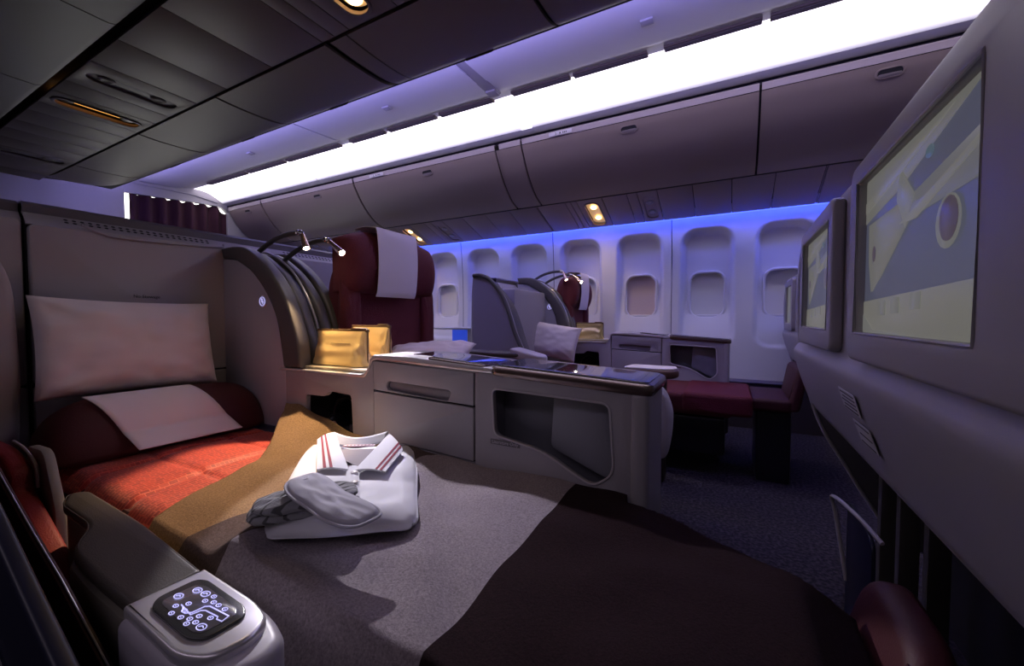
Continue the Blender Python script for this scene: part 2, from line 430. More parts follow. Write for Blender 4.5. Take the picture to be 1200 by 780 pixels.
# windows
wi = 0
for xr in panel_right:
    for cx in (-.272, -.822):
        wi += 1; x = xr + cx
        Wn = thing('window_%d' % wi, None, None, (x, YW, 1.083), kind='structure')
        rp = rrect(x - WHW - .02, WZ0 - .02, x + WHW + .02, WZ1 + .02, .092, 7); ri = rrect(x - WHW, WZ0, x + WHW, WZ1, .078, 7)
        slab('window_frame', [rp, ri], 'y', YW + .0, YW + .052, WALLM, Wn, .008, res=3)
        grid('window_shade', lambda a, b, x=x: (x - .128 + .256 * a, YW + .05 + .01 * math.sin(a * 3.1), WZ0 + .012 + .37 * b), 8, 2, mat('beige_shade_plastic', (.62, .50, .44), .5) if abs(x + .735) < .05 else SHADE, Wn)
        box('shade_lip', (x - .09, YW + .03, WZ0 + .004), (x + .09, YW + .05, WZ0 + .018), WALLM, Wn, .004)
        box('pane', (x - .135, YW + .075, WZ0 - .01), (x + .135, YW + .08, WZ1 + .01), mat('window_glass', (.5, .52, .6), .05), Wn, 0)

# ---- service panels (PSU) sloping between sidewall and bins, a pattern repeated every 2.07 m
psu = thing('trim_1', None, None, (0, 3.5, 1.78), kind='structure')
PA, PB = Vector((3.30, 1.872)), Vector((3.72, 1.722))
def psu_piece(name, xa, xb, m, parent, lift=0, hole=None):
    d = (PB - PA); L = d.length; u = d.normalized(); nn = Vector((u.y, -u.x))  # points down/in
    M = Matrix(((1, 0, 0, 0), (0, u.x, nn.x, PA.x), (0, u.y, nn.y, PA.y), (0, 0, 0, 1)))
    loops = [[(xa + .002, 0), (xb - .002, 0), (xb - .002, L), (xa + .002, L)]]
    if hole: loops.append(hole)
    return slab(name, loops, 'z', -.012 + lift, lift, m, parent, .003, M=M)
def psu_pt(x, t, off=0):
    d = (PB - PA); u = d.normalized(); nn = Vector((u.y, -u.x)); p = PA + d * t + nn * off
    return Vector((x, p.x, p.y))
base = [.53, .255, -.01, -.27, -.52, -.67, -.75, -.95, -1.17, -1.22, -1.27, -1.53]
edges = []
for k in (-1, 0, 1, 2):
    for i, b in enumerate(base): edges.append(b - 2.07 * k)
edges = sorted(e for e in edges if X0 < e < X1)
psuL = (PB - PA).length
for a, b in zip(edges[:-1], edges[1:]):
    mid = ((a + b) / 2 + 1.06) / 2.07
    c = (a + b) / 2
    islight = abs((mid - round(mid)) * 2.07) < .03 and b - a > .15
    isvent = abs(((c + .595) / 2.07 - round((c + .595) / 2.07)) * 2.07) < .03 and b - a > .1
    r = None
    if islight: r = rrect(c - .058, psuL * .15, c + .058, psuL * .92, .05)
    if isvent: r = rrect(c - .045, psuL * .2, c + .045, psuL * .88, .043)
    psu_piece('service_panel', a, b, BIN, psu, 0, r)
    if islight or isvent:
        d = (PB - PA); u = d.normalized(); nn = Vector((u.y, -u.x))
        M = Matrix(((1, 0, 0, 0), (0, u.x, nn.x, PA.x), (0, u.y, nn.y, PA.y), (0, 0, 0, 1)))
        if islight:
            T = thing('ceiling_light', {0: 'lit warm reading light unit in the service strip above the window seats',
                1: 'lit warm reading light unit above the red headrest towards the rear'}.get(round((-1.06 - c) / 2.07), ('reading light unit in the window service strip hidden by the monitor wall' if c > 0 else 'rearmost reading light unit in the window service strip, near the curtain')), 'light', psu_pt(c, .5))
            slab('lamp_tray', [rrect(c - .062, psuL * .14, c + .062, psuL * .93, .052)], 'z', -.05, -.03, BEIGEIN, T, .004, M=M)
            slab('bezel', [rrect(c - .066, psuL * .13, c + .066, psuL * .94, .056), rrect(c - .056, psuL * .16, c + .056, psuL * .91, .048)], 'z', -.006, .005, BIN, T, .003, M=M)
            for t in (.36, .72):
                p = psu_pt(c, t, -.022)
                lathe('bulb', [(.024, 0), (.026, .004), (.018, .01), (.002, .012)], p, (0, nn.x, nn.y), WARMG, T, 14)
            q = psu_pt(c, .5, .01)
            if c > -4:
                spot('service_lamp_light', q, q + Vector((0, -.1, -1)), 7, (1, .72, .42), 120, .9, .03)
        else:
            T = thing('air_vent', 'oval air outlet in the window service strip, ' + ('foremost one behind the monitor wall' if c > 0 else 'right of the lit reading light' if c > -1 else 'right of the rear reading light' if c > -3 else 'rearmost one near the curtain') , 'vent', psu_pt(c, .5))
            slab('vent_plate', [rrect(c - .046, psuL * .19, c + .046, psuL * .89, .044)], 'z', -.026, -.008, BIN, T, .004, M=M)
            for t in (.38, .68):
                p = psu_pt(c, t, -.01); lathe('gasper', [(.026, 0), (.03, .006), (.022, .014), (.012, .010)], p, (0, nn.x, nn.y), SHELL, T, 16)
extrude_profile('backing', [(3.31, 1.96), (3.70, 1.82)], 'x', X0, X1, DARK, psu, .004)
extrude_profile('light_slot', [(3.725, 1.735), (3.76, 1.775), (3.80, 1.80)], 'x', X0, X1, WALLM, psu, .004)
led = thing('led_strip', 'thin blue glowing lighting strip along the top of the sidewall', 'light', (-1.5, 3.74, 1.74))
box('lens', (X0, 3.716, 1.722), (X1, 3.736, 1.730), BLUESTRIP, led, .002)

# ---- window-side overhead bins
binprof = smooth_line([(3.255, 1.858), (3.12, 1.915), (2.985, 2.035), (2.895, 2.165), (2.862, 2.225)], 5)
lipprof = [(2.861, 2.230), (2.853, 2.262), (2.858, 2.272), (2.89, 2.28)]
doors = [(.135, 1.75, 'forward overhead locker door with dark oval latch, cut by the monitor wall', ), (-1.455, .130, 'longest overhead locker door in view, above the windows, with seat placard'),
         (-3.325, -1.695, 'overhead locker door behind the lamp-lit red seat, second towards the rear'), (-4.88, -3.34, 'third overhead locker door towards the rear curtain'), (-5.58, -4.895, 'rearmost short overhead locker door beside the curtain')]
def bpt(prof, t):
    i = min(int(t * (len(prof) - 1)), len(prof) - 2); f = t * (len(prof) - 1) - i
    a, b = Vector(prof[i]), Vector(prof[i + 1]); return a.lerp(b, f), (b - a).normalized()
for k, (xa, xb, lab) in enumerate(doors):
    T = thing('overhead_bin', lab, 'locker', ((xa + xb) / 2, 3.3, 1.87))
    extrude_profile('door', binprof, 'x', xa + .004, xb - .004, BIN, T, .014, inn=(3.6, 2.5))
    extrude_profile('lip', lipprof, 'x', xa + .004, xb - .004, mat('bin_lip_plastic', (.42, .35, .37), .4), T, .008, inn=(3.3, 2.2))
    for xe in (xa, xb): extrude_profile('side_edge', [(p[0] + .015, p[1] + .015) for p in binprof], 'x', xe - .0045, xe + .0045, DARK, T, .004, inn=(3.6, 2.5))
    xc = {0: .72, 1: -.64, 2: -2.41, 3: -3.91, 4: -5.2}[k]
    (p, d) = bpt(binprof, .80); nn = Vector((-d.y, d.x)); nn = nn if nn.x < 0 else -nn
    M = Matrix(((1, 0, 0, xc), (0, d.x, nn.x, p.x), (0, d.y, nn.y, p.y), (0, 0, 0, 1)))
    L = slab('latch', [rrect(-.062, -.026, .062, .026, .025), rrect(-.052, -.019, .052, .019, .018)], 'z', -.002, .004, BIN, T, .002, M=M)
    slab('latch_cup', [rrect(-.052, -.019, .052, .019, .018)], 'z', -.001, .0015, DARK, L, .0005, M=M)
    slab('latch_paddle', [rrect(-.05, -.018, .05, -.002, .008)], 'z', .0015, .004, mat('latch_grey', (.22, .18, .19), .4), L, .001, M=M)
    if k in (1, 2):
        xp = -1.13 if k == 1 else -3.0
        Mp = basis((xp, 2.850, 2.246), (1, 0, 0), (0, -.24, .97))
        pl = slab('placard', [rrect(-.09, -.014, .09, .014, .006)], 'z', 0, .003, mat('placard_lilac', (.6, .55, .62), .4), T, .001, M=Mp)
        text('placard_text', '2', .024, Mp @ Matrix.Translation((-.034, -.009, .0035)), INK, pl)
        slab('placard_symbol', [[(-.006, -.006), (.006, -.006), (.004, .004), (0, .008), (-.004, .004)]], 'z', .0035, .004, INK, pl, .0002, M=Mp)
        for k_ in range(3): slab('placard_symbol', [rrect(.020 + k_ * .012, -.005, .027 + k_ * .012, .005, .001)], 'z', .0035, .004, INK, pl, .0002, M=Mp)
T = thing('bin_divider', 'narrow filler panel between two overhead lockers, over the grey wing seat', 'panel', (-1.57, 3.3, 1.87))
extrude_profile('filler', binprof, 'x', -1.655, -1.465, BIN, T, .014, inn=(3.6, 2.5))
extrude_profile('lip', lipprof, 'x', -1.655, -1.465, MATS['bin_lip_plastic'], T, .008, inn=(3.3, 2.2))
extrude_profile('rib', [(p[0] + .008, p[1] + .004) for p in binprof], 'x', -1.69, -1.66, BIN, T, .012, inn=(3.6, 2.5))
extrude_profile('groove', [(p[0] + .02, p[1] + .014) for p in binprof], 'x', -1.694, -1.459, DARK, T, .004, inn=(3.6, 2.5))
tag(extrude_profile('trim_2', [(3.262, 1.853), (3.285, 1.866), (3.31, 1.885)], 'x', X0, X1, DARK, None, .004, inn=(3.3, 2.2)), kind='structure')
tag(extrude_profile('trim_3', [(2.875, 2.268), (2.885, 2.30)], 'x', X0, X1, DARK, None, .004, inn=(3.3, 2.3)), kind='structure')

# ---- cove: rounded valance, glowing diffuser, slotted grille, ceiling
cv = thing('ceiling', None, None, (0, 2.4, 2.36), kind='structure')
val = smooth_line([(2.93, 2.318), (2.868, 2.296), (2.835, 2.298), (2.805, 2.311)], 5)
segs = [(X0, -3.80), (-3.79, -1.42), (-1.34, 1.1), (1.105, X1)]
for a, b in segs: extrude_profile('valance', val, 'x', a, b, WALLM, cv, .006, inn=(2.85, 2.6))
extrude_profile('valance_joint', [(p[0] - .004, p[1] - .002) for p in val], 'x', -1.425, -1.335, WALLM, cv, .008, inn=(2.85, 2.6))
dif = smooth_line([(2.805, 2.311), (2.745, 2.352), (2.66, 2.392), (2.58, 2.408), (2.50, 2.406)], 5)
cl = thing('cove_light', 'long glowing white cove light running above the window-side lockers', 'light', (-1.5, 2.6, 2.39))
for a, b in segs: extrude_profile('diffuser', dif, 'x', a, b, COVE, cl, .004, inn=(2.6, 2.8))
extrude_profile('diffuser_joint', [(p[0], p[1] - .004) for p in dif], 'x', -1.422, -1.338, mat('cove_joint', (.9, .85, .9), .5, emit=(.93, .86, 1), es=3), cl, .006, inn=(2.6, 2.8))
# grille slots
gr = [(-5.2, -4.46), (-4.43, -3.81), (-3.78, -3.02), (-2.90, -2.49), (-2.46, -1.97), (-1.94, -1.47), (-1.33, -.91), (-.895, -.44), (-.36, .12), (.145, .62), (.65, 1.1)]
extrude_profile('grille_bed', [(2.505, 2.407), (2.45, 2.402), (2.40, 2.392)], 'x', X0, X1, CEIL, cv, .006, inn=(2.4, 2.8))
for a, b in gr:
    g = box('air_grille', (a + .005, 2.445, 2.387), (b - .005, 2.494, 2.400), mat('grille_brown', (.13, .095, .08), .7), cv, .001)
    for yy in (2.457, 2.469, 2.481):
        box('louvre', (a + .01, yy - .001, 2.383), (b - .01, yy + .001, 2.387), mat('louvre_grey', (.16, .13, .13), .4), g, 0)
extrude_profile('ceiling_groove', [(2.402, 2.394), (2.39, 2.390)], 'x', X0, X1, DARK, cv, .006, inn=(2.4, 2.8))
cells = [(X0, -2.95), (-2.93, -1.44), (-1.37, .9), (.92, X1)]
for a, b in cells: extrude_profile('ceiling_panel', [(2.392, 2.385), (2.35, 2.372), (2.0, 2.352), (1.3, 2.345), (.9, 2.345)], 'x', a, b, CEIL, cv, .01, inn=(2, 3))
box('ceiling_joint', (-1.445, 1.2, 2.364), (-1.365, 2.385, 2.376), mat('joint_grey', (.35, .33, .38), .5), cv, .002)
box('joint_end', (-1.44, 2.31, 2.352), (-1.37, 2.38, 2.366), SHELL, cv, .003)
extrude_profile('ceiling_back', [(2.4, 2.42), (-1.6, 2.42)], 'x', X0, X1, DARK, cv, .01)
for x in (-.392, -2.144, -3.798):
    o = box('smoke_detector_plate', (x - .03, 2.12, 2.345), (x + .03, 2.165, 2.356), mat('plate_lilac', (.42, .4, .46), .4), cv, .003)
# ---- forward/aft bulkhead with curtain
bh = thing('wall_back', None, None, (-5.6, 1.5, 0), kind='structure')
BW = mat('bulkhead_plastic', (.30, .28, .30), .55)
box('bulkhead_panel', (-5.66, -1.6, 0), (-5.6, 1.87, 2.42), BW, bh, .004)
box('bulkhead_panel', (-5.66, 2.86, 0), (-5.6, 3.9, 2.42), BW, bh, .004)
extrude_profile('header', smooth_line([(1.87, 2.20), (2.3, 2.235), (2.75, 2.262), (2.87, 2.20)], 4) + [(2.87, 2.45), (1.87, 2.45)], 'x', -5.66, -5.6, BW, bh, closed=True)
extrude_profile('header_band', [(1.5, 2.34), (2.0, 2.345), (2.5, 2.36), (2.75, 2.33)], 'x', -5.6, -5.585, BW, bh, .03)
box('galley_light_panel', (-6.12, 1.2, 0), (-6.1, 3.2, 2.4), GAL, bh, 0)
def curt(a, b):
    y = 1.915 + .95 * a; top = 2.226 + .055 * a - .022 * abs(math.sin(a * 22)) - (.09 * max(0, (a - .86) / .14) ** 1.5)
    return (-5.64 + .028 * math.sin(a * 44 + .4 * math.sin(b * 2)) , y, .9 + (top - .9) * b)
tag(grid('curtain', curt, 150, 12, CURT, None, .003), 'dark burgundy pleated curtain drawn across the doorway at the cabin end', 'curtain')

# ---- centre overhead bins (seen from below)
CZ = 1.95
cdoor = smooth_line([(1.095, 1.952), (1.2, 1.948), (1.34, 1.952), (1.43, 1.966), (1.487, 2.000), (1.505, 2.06), (1.48, 2.16), (1.44, 2.30)], 5)
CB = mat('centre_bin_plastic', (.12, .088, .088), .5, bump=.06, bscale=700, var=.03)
cell = [(-4.06, -3.06), (-3.05, -2.225), (-2.215, -1.42), (-1.30, -.60), (-.59, .25), (.26, 1.2)]
labs = ['centre locker next to the end locker, darkest one before the curtain', 'centre locker beside the amber-lit reading light', 'centre locker with the wide lilac joint at its forward end',
        'short centre locker forward of the dark curved gap', 'centre locker leaving the frame at the top edge', 'foremost centre locker above the camera']
for (a, b), lab in zip(cell, labs):
    T = thing('centre_bin', lab, 'locker', ((a + b) / 2, 1.1, CZ))
    extrude_profile('door', cdoor, 'x', a + .003, b - .003, CB, T, .012, inn=(1.1, 2.4))
    xm = (a + b) / 2
    Ml = basis((xm, 1.478, 1.99), (1, 0, 0), (0, .6, .8))
    slab('latch', [rrect(-.07, -.014, .07, .014, .013)], 'z', -.004, .003, BLACK, T, .002, M=Ml)
T = thing('centre_bin', 'rounded end cap locker closing the centre row near the curtain', 'locker', (-4.4, 1.1, CZ))
def endcap(a, b):
    (p, d) = bpt(cdoor, b); k = a
    x = -4.07 - .70 * math.sin(k * math.pi / 2) ; s = 1 - math.cos(k * math.pi / 2)
    return (x, .95 + (p.x - .95) * (1 - .55 * s * s), p.y + .10 * s * s)
grid('door', endcap, 14, 20, CB, T, .008)
tag(extrude_profile('trim_4', [(1.06, 1.975), (1.49, 2.03), (1.47, 2.28)], 'x', -4.75, 1.2, DARK, None, .004), kind='structure')
T = thing('bin_divider', 'narrow filler strip forward of the curved dark gap between two centre lockers', 'panel', (-1.35, 1.1, CZ))
extrude_profile('filler', cdoor, 'x', -1.392, -1.303, CB, T, .012, inn=(1.1, 2.4))
cp = thing('trim_5', None, None, (0, .9, CZ), kind='structure')
cj = [-4.75, -4.55, -4.2, -4.0, -3.8, -3.6, -3.42, -3.2, -3.04, -2.82, -2.66, -2.37, -2.1, -1.75, -1.42, -1.35, -1.27, -1.03, -.93, -.75, -.4, 0, .4, .8, 1.2]
CBIN = mat('centre_panel_plastic', (.10, .074, .074), .5, bump=.05, bscale=600)
for a, b in zip(cj[:-1], cj[1:]):
    c = (a + b) / 2
    kind = 'light' if abs(c + 2.93) < .02 or abs(c + 1.15) < .02 else ('vent' if abs(c + 2.515) < .02 or abs(c + 4.1) < .02 else None)
    lp = [[(a + .0015, .695), (b - .0015, .695), (b - .0015, 1.082), (a + .0015, 1.082)]]
    if kind: lp.append(rrect(c - .047, .725, c + .047, 1.05, .043))
    slab('service_panel', lp, 'z', CZ + .004, CZ + .016, CBIN, cp, .002)
    if kind == 'light':
        lit = c < -2
        T = thing('ceiling_light', 'dim amber reading light in the centre service strip near the curtain' if lit else 'bright reading light at the top edge in the centre service strip', 'light', (c, .89, CZ))
        slab('lamp_tray', [rrect(c - .05, .722, c + .05, 1.053, .046)], 'z', CZ + .03, CZ + .045, BEIGEIN if not lit else AMBER, T, .003)
        slab('bezel', [rrect(c - .054, .715, c + .054, 1.06, .05), rrect(c - .045, .73, c + .045, 1.045, .042)], 'z', CZ - .002, CZ + .006, CBIN, T, .002)
        for yy in (.77, 1.0):
            lathe('bulb', [(.026, 0), (.03, .01), (.024, .016), (.006, .018)], (c, yy, CZ + .028), (0, 0, -1), BLACK if lit else WARMG, T, 14)
        if not lit: spot('centre_lamp_light', (c, .9, CZ + .0), (c, .9, 0), 3, (1, .7, .4), 110, .8, .03)
    if kind == 'vent':
        T = thing('air_vent', 'dark oval air outlet in the centre service strip, ' + ('beside the amber light' if c > -3 else 'rearmost one'), 'vent', (c, .89, CZ))
        slab('vent_plate', [rrect(c - .046, .722, c + .046, 1.052, .042)], 'z', CZ + .014, CZ + .024, mat('vent_dark', (.12, .11, .13), .5), T, .003)
        for yy in (.79, .98): lathe('gasper', [(.028, 0), (.032, .006), (.02, .01), (.01, .006)], (c, yy, CZ + .014), (0, 0, -1), CBIN, T, 14)
box('channel_back', (-4.75, .63, CZ + .05), (1.2, 1.5, CZ + .06), DARK, cp, 0)
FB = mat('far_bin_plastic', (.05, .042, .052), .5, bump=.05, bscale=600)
fc = [-4.7, -3.9, -2.82, -2.0, -1.25, -.5, .3, 1.2]
for k, (a, b) in enumerate(zip(fc[:-1], fc[1:])):
    T = thing('opposite_bin', ('dark flat-bottomed locker left of the dark groove, ' + ['nearest the curtain', 'second from the curtain end', 'third from the curtain end', 'fourth from the curtain end', 'at the top edge', 'second beyond the top edge', 'foremost'][k]), 'locker', ((a + b) / 2, .2, CZ))
    extrude_profile('door', [(.668, 1.985), (.660, 1.955), (.64, 1.948), (.1, 1.948), (-.5, 1.95), (-.75, 2.05)], 'x', a + .003, b - .003, FB, T, .012, inn=(0, 2.4))

# ================================================================ SEAT GROUP BUILDER
def build_row(XM, y0, tgt):
    """XM maps the front row's x to this row's x; y0 is the y of the console's front face; names via tgt dict of labels"""
    dz = tgt.get('dz', 0)
    S = lambda pts: [(XM(p[0]), p[1] + dz) + tuple(p[2:]) for p in pts]
    # ---------- console
    T = thing('centre_console', tgt['console'], 'console', (XM(-.6), y0 + .12, 0))
    out = [(-.20, .20), (-.20, .706), (-.645, .722), (-1.062, .742), (-1.085, .735), (-1.098, .712), (-1.112, .692), (-1.14, .684), (-1.58, .681), (-1.58, .20)]
    # literature pocket opening, drawers opening, footwell recess
    lit = round_poly(S([(-.603, .680), (-.262, .668), (-.250, .49, .06), (-.305, .452), (-.35, .472, .03), (-.44, .520, .05), (-.595, .545)]), .022)
    rec = round_poly(S([(-1.44, .38), (-1.44, .588), (-1.33, .590), (-1.305, .612), (-1.19, .606), (-1.178, .38)]), .014)
    dr = [S([(-1.078, .469), (-1.078, .738), (-.662, .724), (-.662, .452)])]
    slab('front_panel', [round_poly(S(out), .004, 2), lit, rec, dr[0][::-1]], 'y', y0, y0 + .02, SHELL, T, .0025)
    box('drawer_backing', (XM(-1.08), y0 + .012, .44 + dz), (XM(-.66), y0 + .018, .742 + dz), DARK, T, 0)
    hnd = [(-1.005, .672), (-.756, .662), (-.748, .655), (-.756, .632), (-.765, .627), (-1.003, .640), (-1.013, .647), (-1.013, .664)]
    d1 = slab('drawer', [round_poly(S([(-1.074, .637), (-1.074, .735), (-.666, .720), (-.666, .622)]), .004, 3), round_poly(S(hnd), .012)], 'y', y0 - .003, y0 + .011, SHELL, T, .002)
    slab('drawer_handle', [round_poly(S(hnd), .012)], 'y', y0 + .010, y0 + .014, mat('recess_grey', (.20, .18, .20), .4), d1, .001)
    slab('cupboard_door', [round_poly(S([(-1.074, .474), (-1.074, .631), (-.666, .616), (-.666, .457)]), .004, 3)], 'y', y0 - .003, y0 + .011, SHELL, T, .002)
    # literature pocket interior
    pk = box('pocket_back', (XM(-.62), y0 + .10, .42 + dz), (XM(-.24), y0 + .105, .70 + dz), mat('pocket_grey', (.17, .17, .20), .5), T, 0)
    box('pocket_side', (XM(-.625), y0 + .018, .42 + dz), (XM(-.615), y0 + .105, .70 + dz), MATS['pocket_grey'], pk, 0)
    box('pocket_side', (XM(-.244), y0 + .018, .42 + dz), (XM(-.236), y0 + .105, .70 + dz), MATS['pocket_grey'], pk, 0)
    slab('pocket_divider', [round_poly(S([(-.43, .69), (-.245, .69), (-.245, .45), (-.30, .465), (-.44, .52)]), .015)], 'y', y0 + .05, y0 + .056, mat('pocket_light_grey', (.25, .25, .29), .4), T, .002)
    rimp = lit
    tube('pocket_rim', [(p[0], y0 - .001, p[1]) for p in rimp], .0032, SHELL2, T, 6, closed=True)
    pl = box('placard', (XM(-.607), y0 - .0025, .519 + dz), (XM(-.512), y0, .534 + dz), mat('placard_grey', (.14, .13, .14), .4), T, .001)
    text('placard_text', 'Literature Only', .0135, basis((XM(-.5595), y0 - .0028, .5222 + dz), (1, 0, 0), (0, 0, 1)), SHELL2, pl, .0003)
    # round front end column and its side
    box('end_column', (XM(-.216), y0 - .004, .10 + dz), (XM(-.168), y0 + .225, .708 + dz), SHELL, T, .022, 4)
    box('rear_panel', (XM(-1.58), y0 + .205, .2), (XM(-.19), y0 + .225, .70 + dz), SHELL, T, .003)
    box('inner_floor', (XM(-1.58), y0 + .018, .40), (XM(-1.17), y0 + .205, .41), DARK, T, 0)
    box('recess_back', (XM(-1.58), y0 + .19, .40), (XM(-1.15), y0 + .203, .67), DARK, T, 0)
    # shelf behind the pod and the swan-neck step
    prof = round_poly(S([(-1.60, .684), (-1.135, .686), (-1.110, .696), (-1.097, .716), (-1.090, .742), (-1.070, .757), (-.90, .757), (-.60, .738), (-.60, .722), (-1.062, .743), (-1.083, .735), (-1.094, .705), (-1.12, .676), (-1.60, .674)]), .006, 3)
    slab('top_edge', [prof], 'y', y0 - .006, y0 + .028, SILVER, T, .003)
    slab('shelf', [prof], 'y', y0 + .028, y0 + .225, SHELL2, T, .001)
    slab('shelf_mat', [round_poly(S([(-1.52, .6865), (-1.15, .6885), (-1.125, .695), (-1.125, .701), (-1.15, .699), (-1.52, .697)]), .002, 2)], 'y', y0 + .012, y0 + .215, mat('shelf_pad', (.36, .30, .22), .5), T, .003)
    # smoked inlays on the drawer unit
    def plane_plate(name, x0, x1, ya, yb, z0, z1, h, m, par, r=.012, bev=.003):
        # plate whose top slopes from z0 at x0 to z1 at x1
        X_0, X_1 = XM(x0), XM(x1); sl = (z1 - z0) / (X_1 - X_0)
        M = Matrix(((1, 0, 0, 0), (0, 1, 0, 0), (sl, 0, 1, z0 + dz - sl * X_0), (0, 0, 0, 1)))
        return slab(name, [rrect(X_0, ya, X_1, yb, r)], 'z', -h, 0, m, par, bev, M=M)
    plane_plate('smoked_inlay', -.955, -.80, y0 + .06, y0 + .19, .760, .7525, .006, GLASS, T, .008)
    tr = plane_plate('bronze_frame', -.84, -.628, y0 - .004, y0 + .175, .759, .744, .016, BRONZE, T, .012)
    plane_plate('smoked_glass', -.83, -.638, y0 + .012, y0 + .162, .7605, .746, .004, GLASS, tr, .008, .001)
    # long smoked glass table top with bronze rim
    tb = plane_plate('bronze_frame', -.612, -.158, y0 - .008, y0 + .236, .746, .722, .030, BRONZE, T, .03, .010)
    plane_plate('smoked_glass', -.600, -.172, y0 + .010, y0 + .220, .7485, .7255, .004, GLASS, tb, .022, .001)
    # headset in the recess
    H = thing('headset', tgt['headset'], 'headphones', (XM(-1.31), y0 + .10, .41 + dz))
    bpts = [(XM(-1.31) + .075 * math.cos(a), y0 + .09, .50 + .075 * math.sin(a) + dz) for a in [R(v) for v in range(-10, 191, 12)]]
    tube('headband', bpts, .009, BLACK, H, 8, flat=1.6)
    for sx in (-1, 1):
        lathe('ear_cup', [(.0, 0), (.034, .002), (.038, .012), (.036, .03), (.026, .036)], (XM(-1.31) + sx * .085, y0 + .09, .465 + dz), (-sx, -.35, 0), BLACK, H, 18)
        lathe('ear_cup_badge', [(.0, 0), (.013, .0), (.013, .003)], (XM(-1.31) + sx * .05, y0 + .06, .468 + dz), (-sx * .3, -1, 0), ALU, H, 12)
    lathe('carry_base', [(.05, 0), (.06, .02), (.05, .06)], (XM(-1.31), y0 + .1, .41 + dz), (0, 0, 1), BLACK, H, 16)

    # ---------- pod: arched divider with two lamps
    P = thing('privacy_divider', tgt['pod'], 'divider', (XM(-1.8), y0 + .12, .4))
    arc_plate = smooth_line([(-1.985, 1.142), (-1.90, 1.134), (-1.846, 1.112), (-1.763, 1.067), (-1.685, .996), (-1.632, .926), (-1.603, .867), (-1.583, .788), (-1.566, .686), (-1.565, .60)], 4)
    slab('side_plate', [S(arc_plate + [(-1.565, .44), (-2.0, .44), (-2.0, 1.142)])], 'y', y0 - .002, y0 + .02, mat('plate_lilac_grey', (.40, .385, .43), .42, bump=.03, bscale=900), P, .003)
    rim_a = smooth_line([(-2.0, 1.192), (-1.90, 1.192), (-1.818, 1.178), (-1.704, 1.116), (-1.616, 1.045), (-1.544, .958), (-1.499, .867), (-1.469, .780), (-1.462, .69)], 4)
    arch = arc_plate[:]
    def ring(name, outer, inner, ya, yb, m, bev, par=P):
        n = min(len(outer), len(inner))
        o2 = [outer[int(i * (len(outer) - 1) / (n - 1))] for i in range(n)]; i2 = [inner[int(i * (len(inner) - 1) / (n - 1))] for i in range(n)]
        return slab(name, [S(o2 + i2[::-1])], 'y', ya, yb, m, par, bev, res=3)
    off = lambda pts, dx, dzz: [(p[0] + dx, p[1] + dzz) for p in pts]
    ring('rim', rim_a, off(arc_plate[:-4], -.0, .002), y0 - .012, y0 + .045, DRIM, .012)
    inner_r = off(rim_a, -.035, -.03)
    core = [(-2.0, .44)] + inner_r + [(-1.50, .44)]
    slab('core', [S(core)], 'y', y0 + .02, y0 + .22, DRIM, P, .004)
    bump_a = off(rim_a, -.02, -.012)
    ring('inner_band', bump_a, off(rim_a, -.09, -.07), y0 + .055, y0 + .105, DRIM, .018)
    sil = smooth_line([(-1.93, 1.175), (-1.87, 1.165), (-1.798, 1.137), (-1.702, 1.075), (-1.628, .994), (-1.573, .91), (-1.537, .812), (-1.525, .70)], 4)
    tube('silver_strip', [(XM(p[0]) + .012, y0 + .12, p[1] + .01 + dz) for p in sil], .0045, SILVER, P, 8)
    ring('inner_band', bump_a, off(rim_a, -.09, -.07), y0 + .135, y0 + .185, DRIM, .018)
    ring('rim', off(rim_a, -.03, .0), off(rim_a, -.10, -.05), y0 + .195, y0 + .245, DRIM, .012)
    # round illuminated badge
    bx = tgt.get('bx', -1.704)
    lg = lathe('badge', [(.0, -.003), (.027, -.003), (.028, 0), (.024, .003), (.022, .001), (0, .001)], (XM(bx), y0 - .003, .951 + dz), (0, -1, 0), SHELL, P, 24)
    cxl, czl = XM(bx), .951 + dz; yb = y0 - .0062
    tube('badge_glow', [(cxl + .018 * math.cos(a), yb, czl + .018 * math.sin(a)) for a in [R(v) for v in range(0, 360, 24)]], .0014, LITBLUE, lg, 6, closed=True)
    slab('badge_symbol', [[(cxl + u * .001, czl + v * .001) for u, v in ((-8, 9), (-1, 13), (4, 8), (0, 3), (8, 1), (7, -6), (3, -12), (1, -5), (-6, -3), (-3, 3))]], 'y', yb - .001, yb, LITBLUE, lg, .0003)
    # two gooseneck lamps
    def lamp(pts, head, tip, lit):
        A = tube('lamp_arm', smooth_line(pts, 5), .0105, DRIM, P, 10)
        h = Vector(head); d = (Vector(tip) - h); L = d.length; d.normalize()
        lathe('lamp_collar', [(.006, -.02), (.012, -.016), (.012, -.004), (.009, 0), (.013, .004), (.012, .012), (.006, .014)], h - d * .0 + Vector((-.012, 0, .004)), Vector((1, 0, -.25)), CHROME, A, 14)
        H_ = lathe('lamp_head', [(.006, 0), (.008, .004), (.009, .012), (.0155, L - .006), (.0165, L), (.012, L), (.012, L - .004)], h, d, mat('lamp_copper', (.72, .52, .42), .22, metal=.9), A, 18)
        lathe('lamp_lens', [(.012, 0), (.0115, .0015), (.004, .002)], h + d * (L - .003), d, LAMPG, A, 14)
        return h + d * (L + .01), d
    l1 = lamp([(XM(-1.93), y0 + .07, 1.13 + dz), (XM(-1.87), y0 + .075, 1.172 + dz), (XM(-1.78), y0 + .08, 1.213 + dz), (XM(-1.68), y0 + .08, 1.234 + dz), (XM(-1.585), y0 + .08, 1.236 + dz)],
         (XM(-1.562), y0 + .08, 1.229 + dz), (XM(-1.53), y0 + .075, 1.166 + dz), 1)
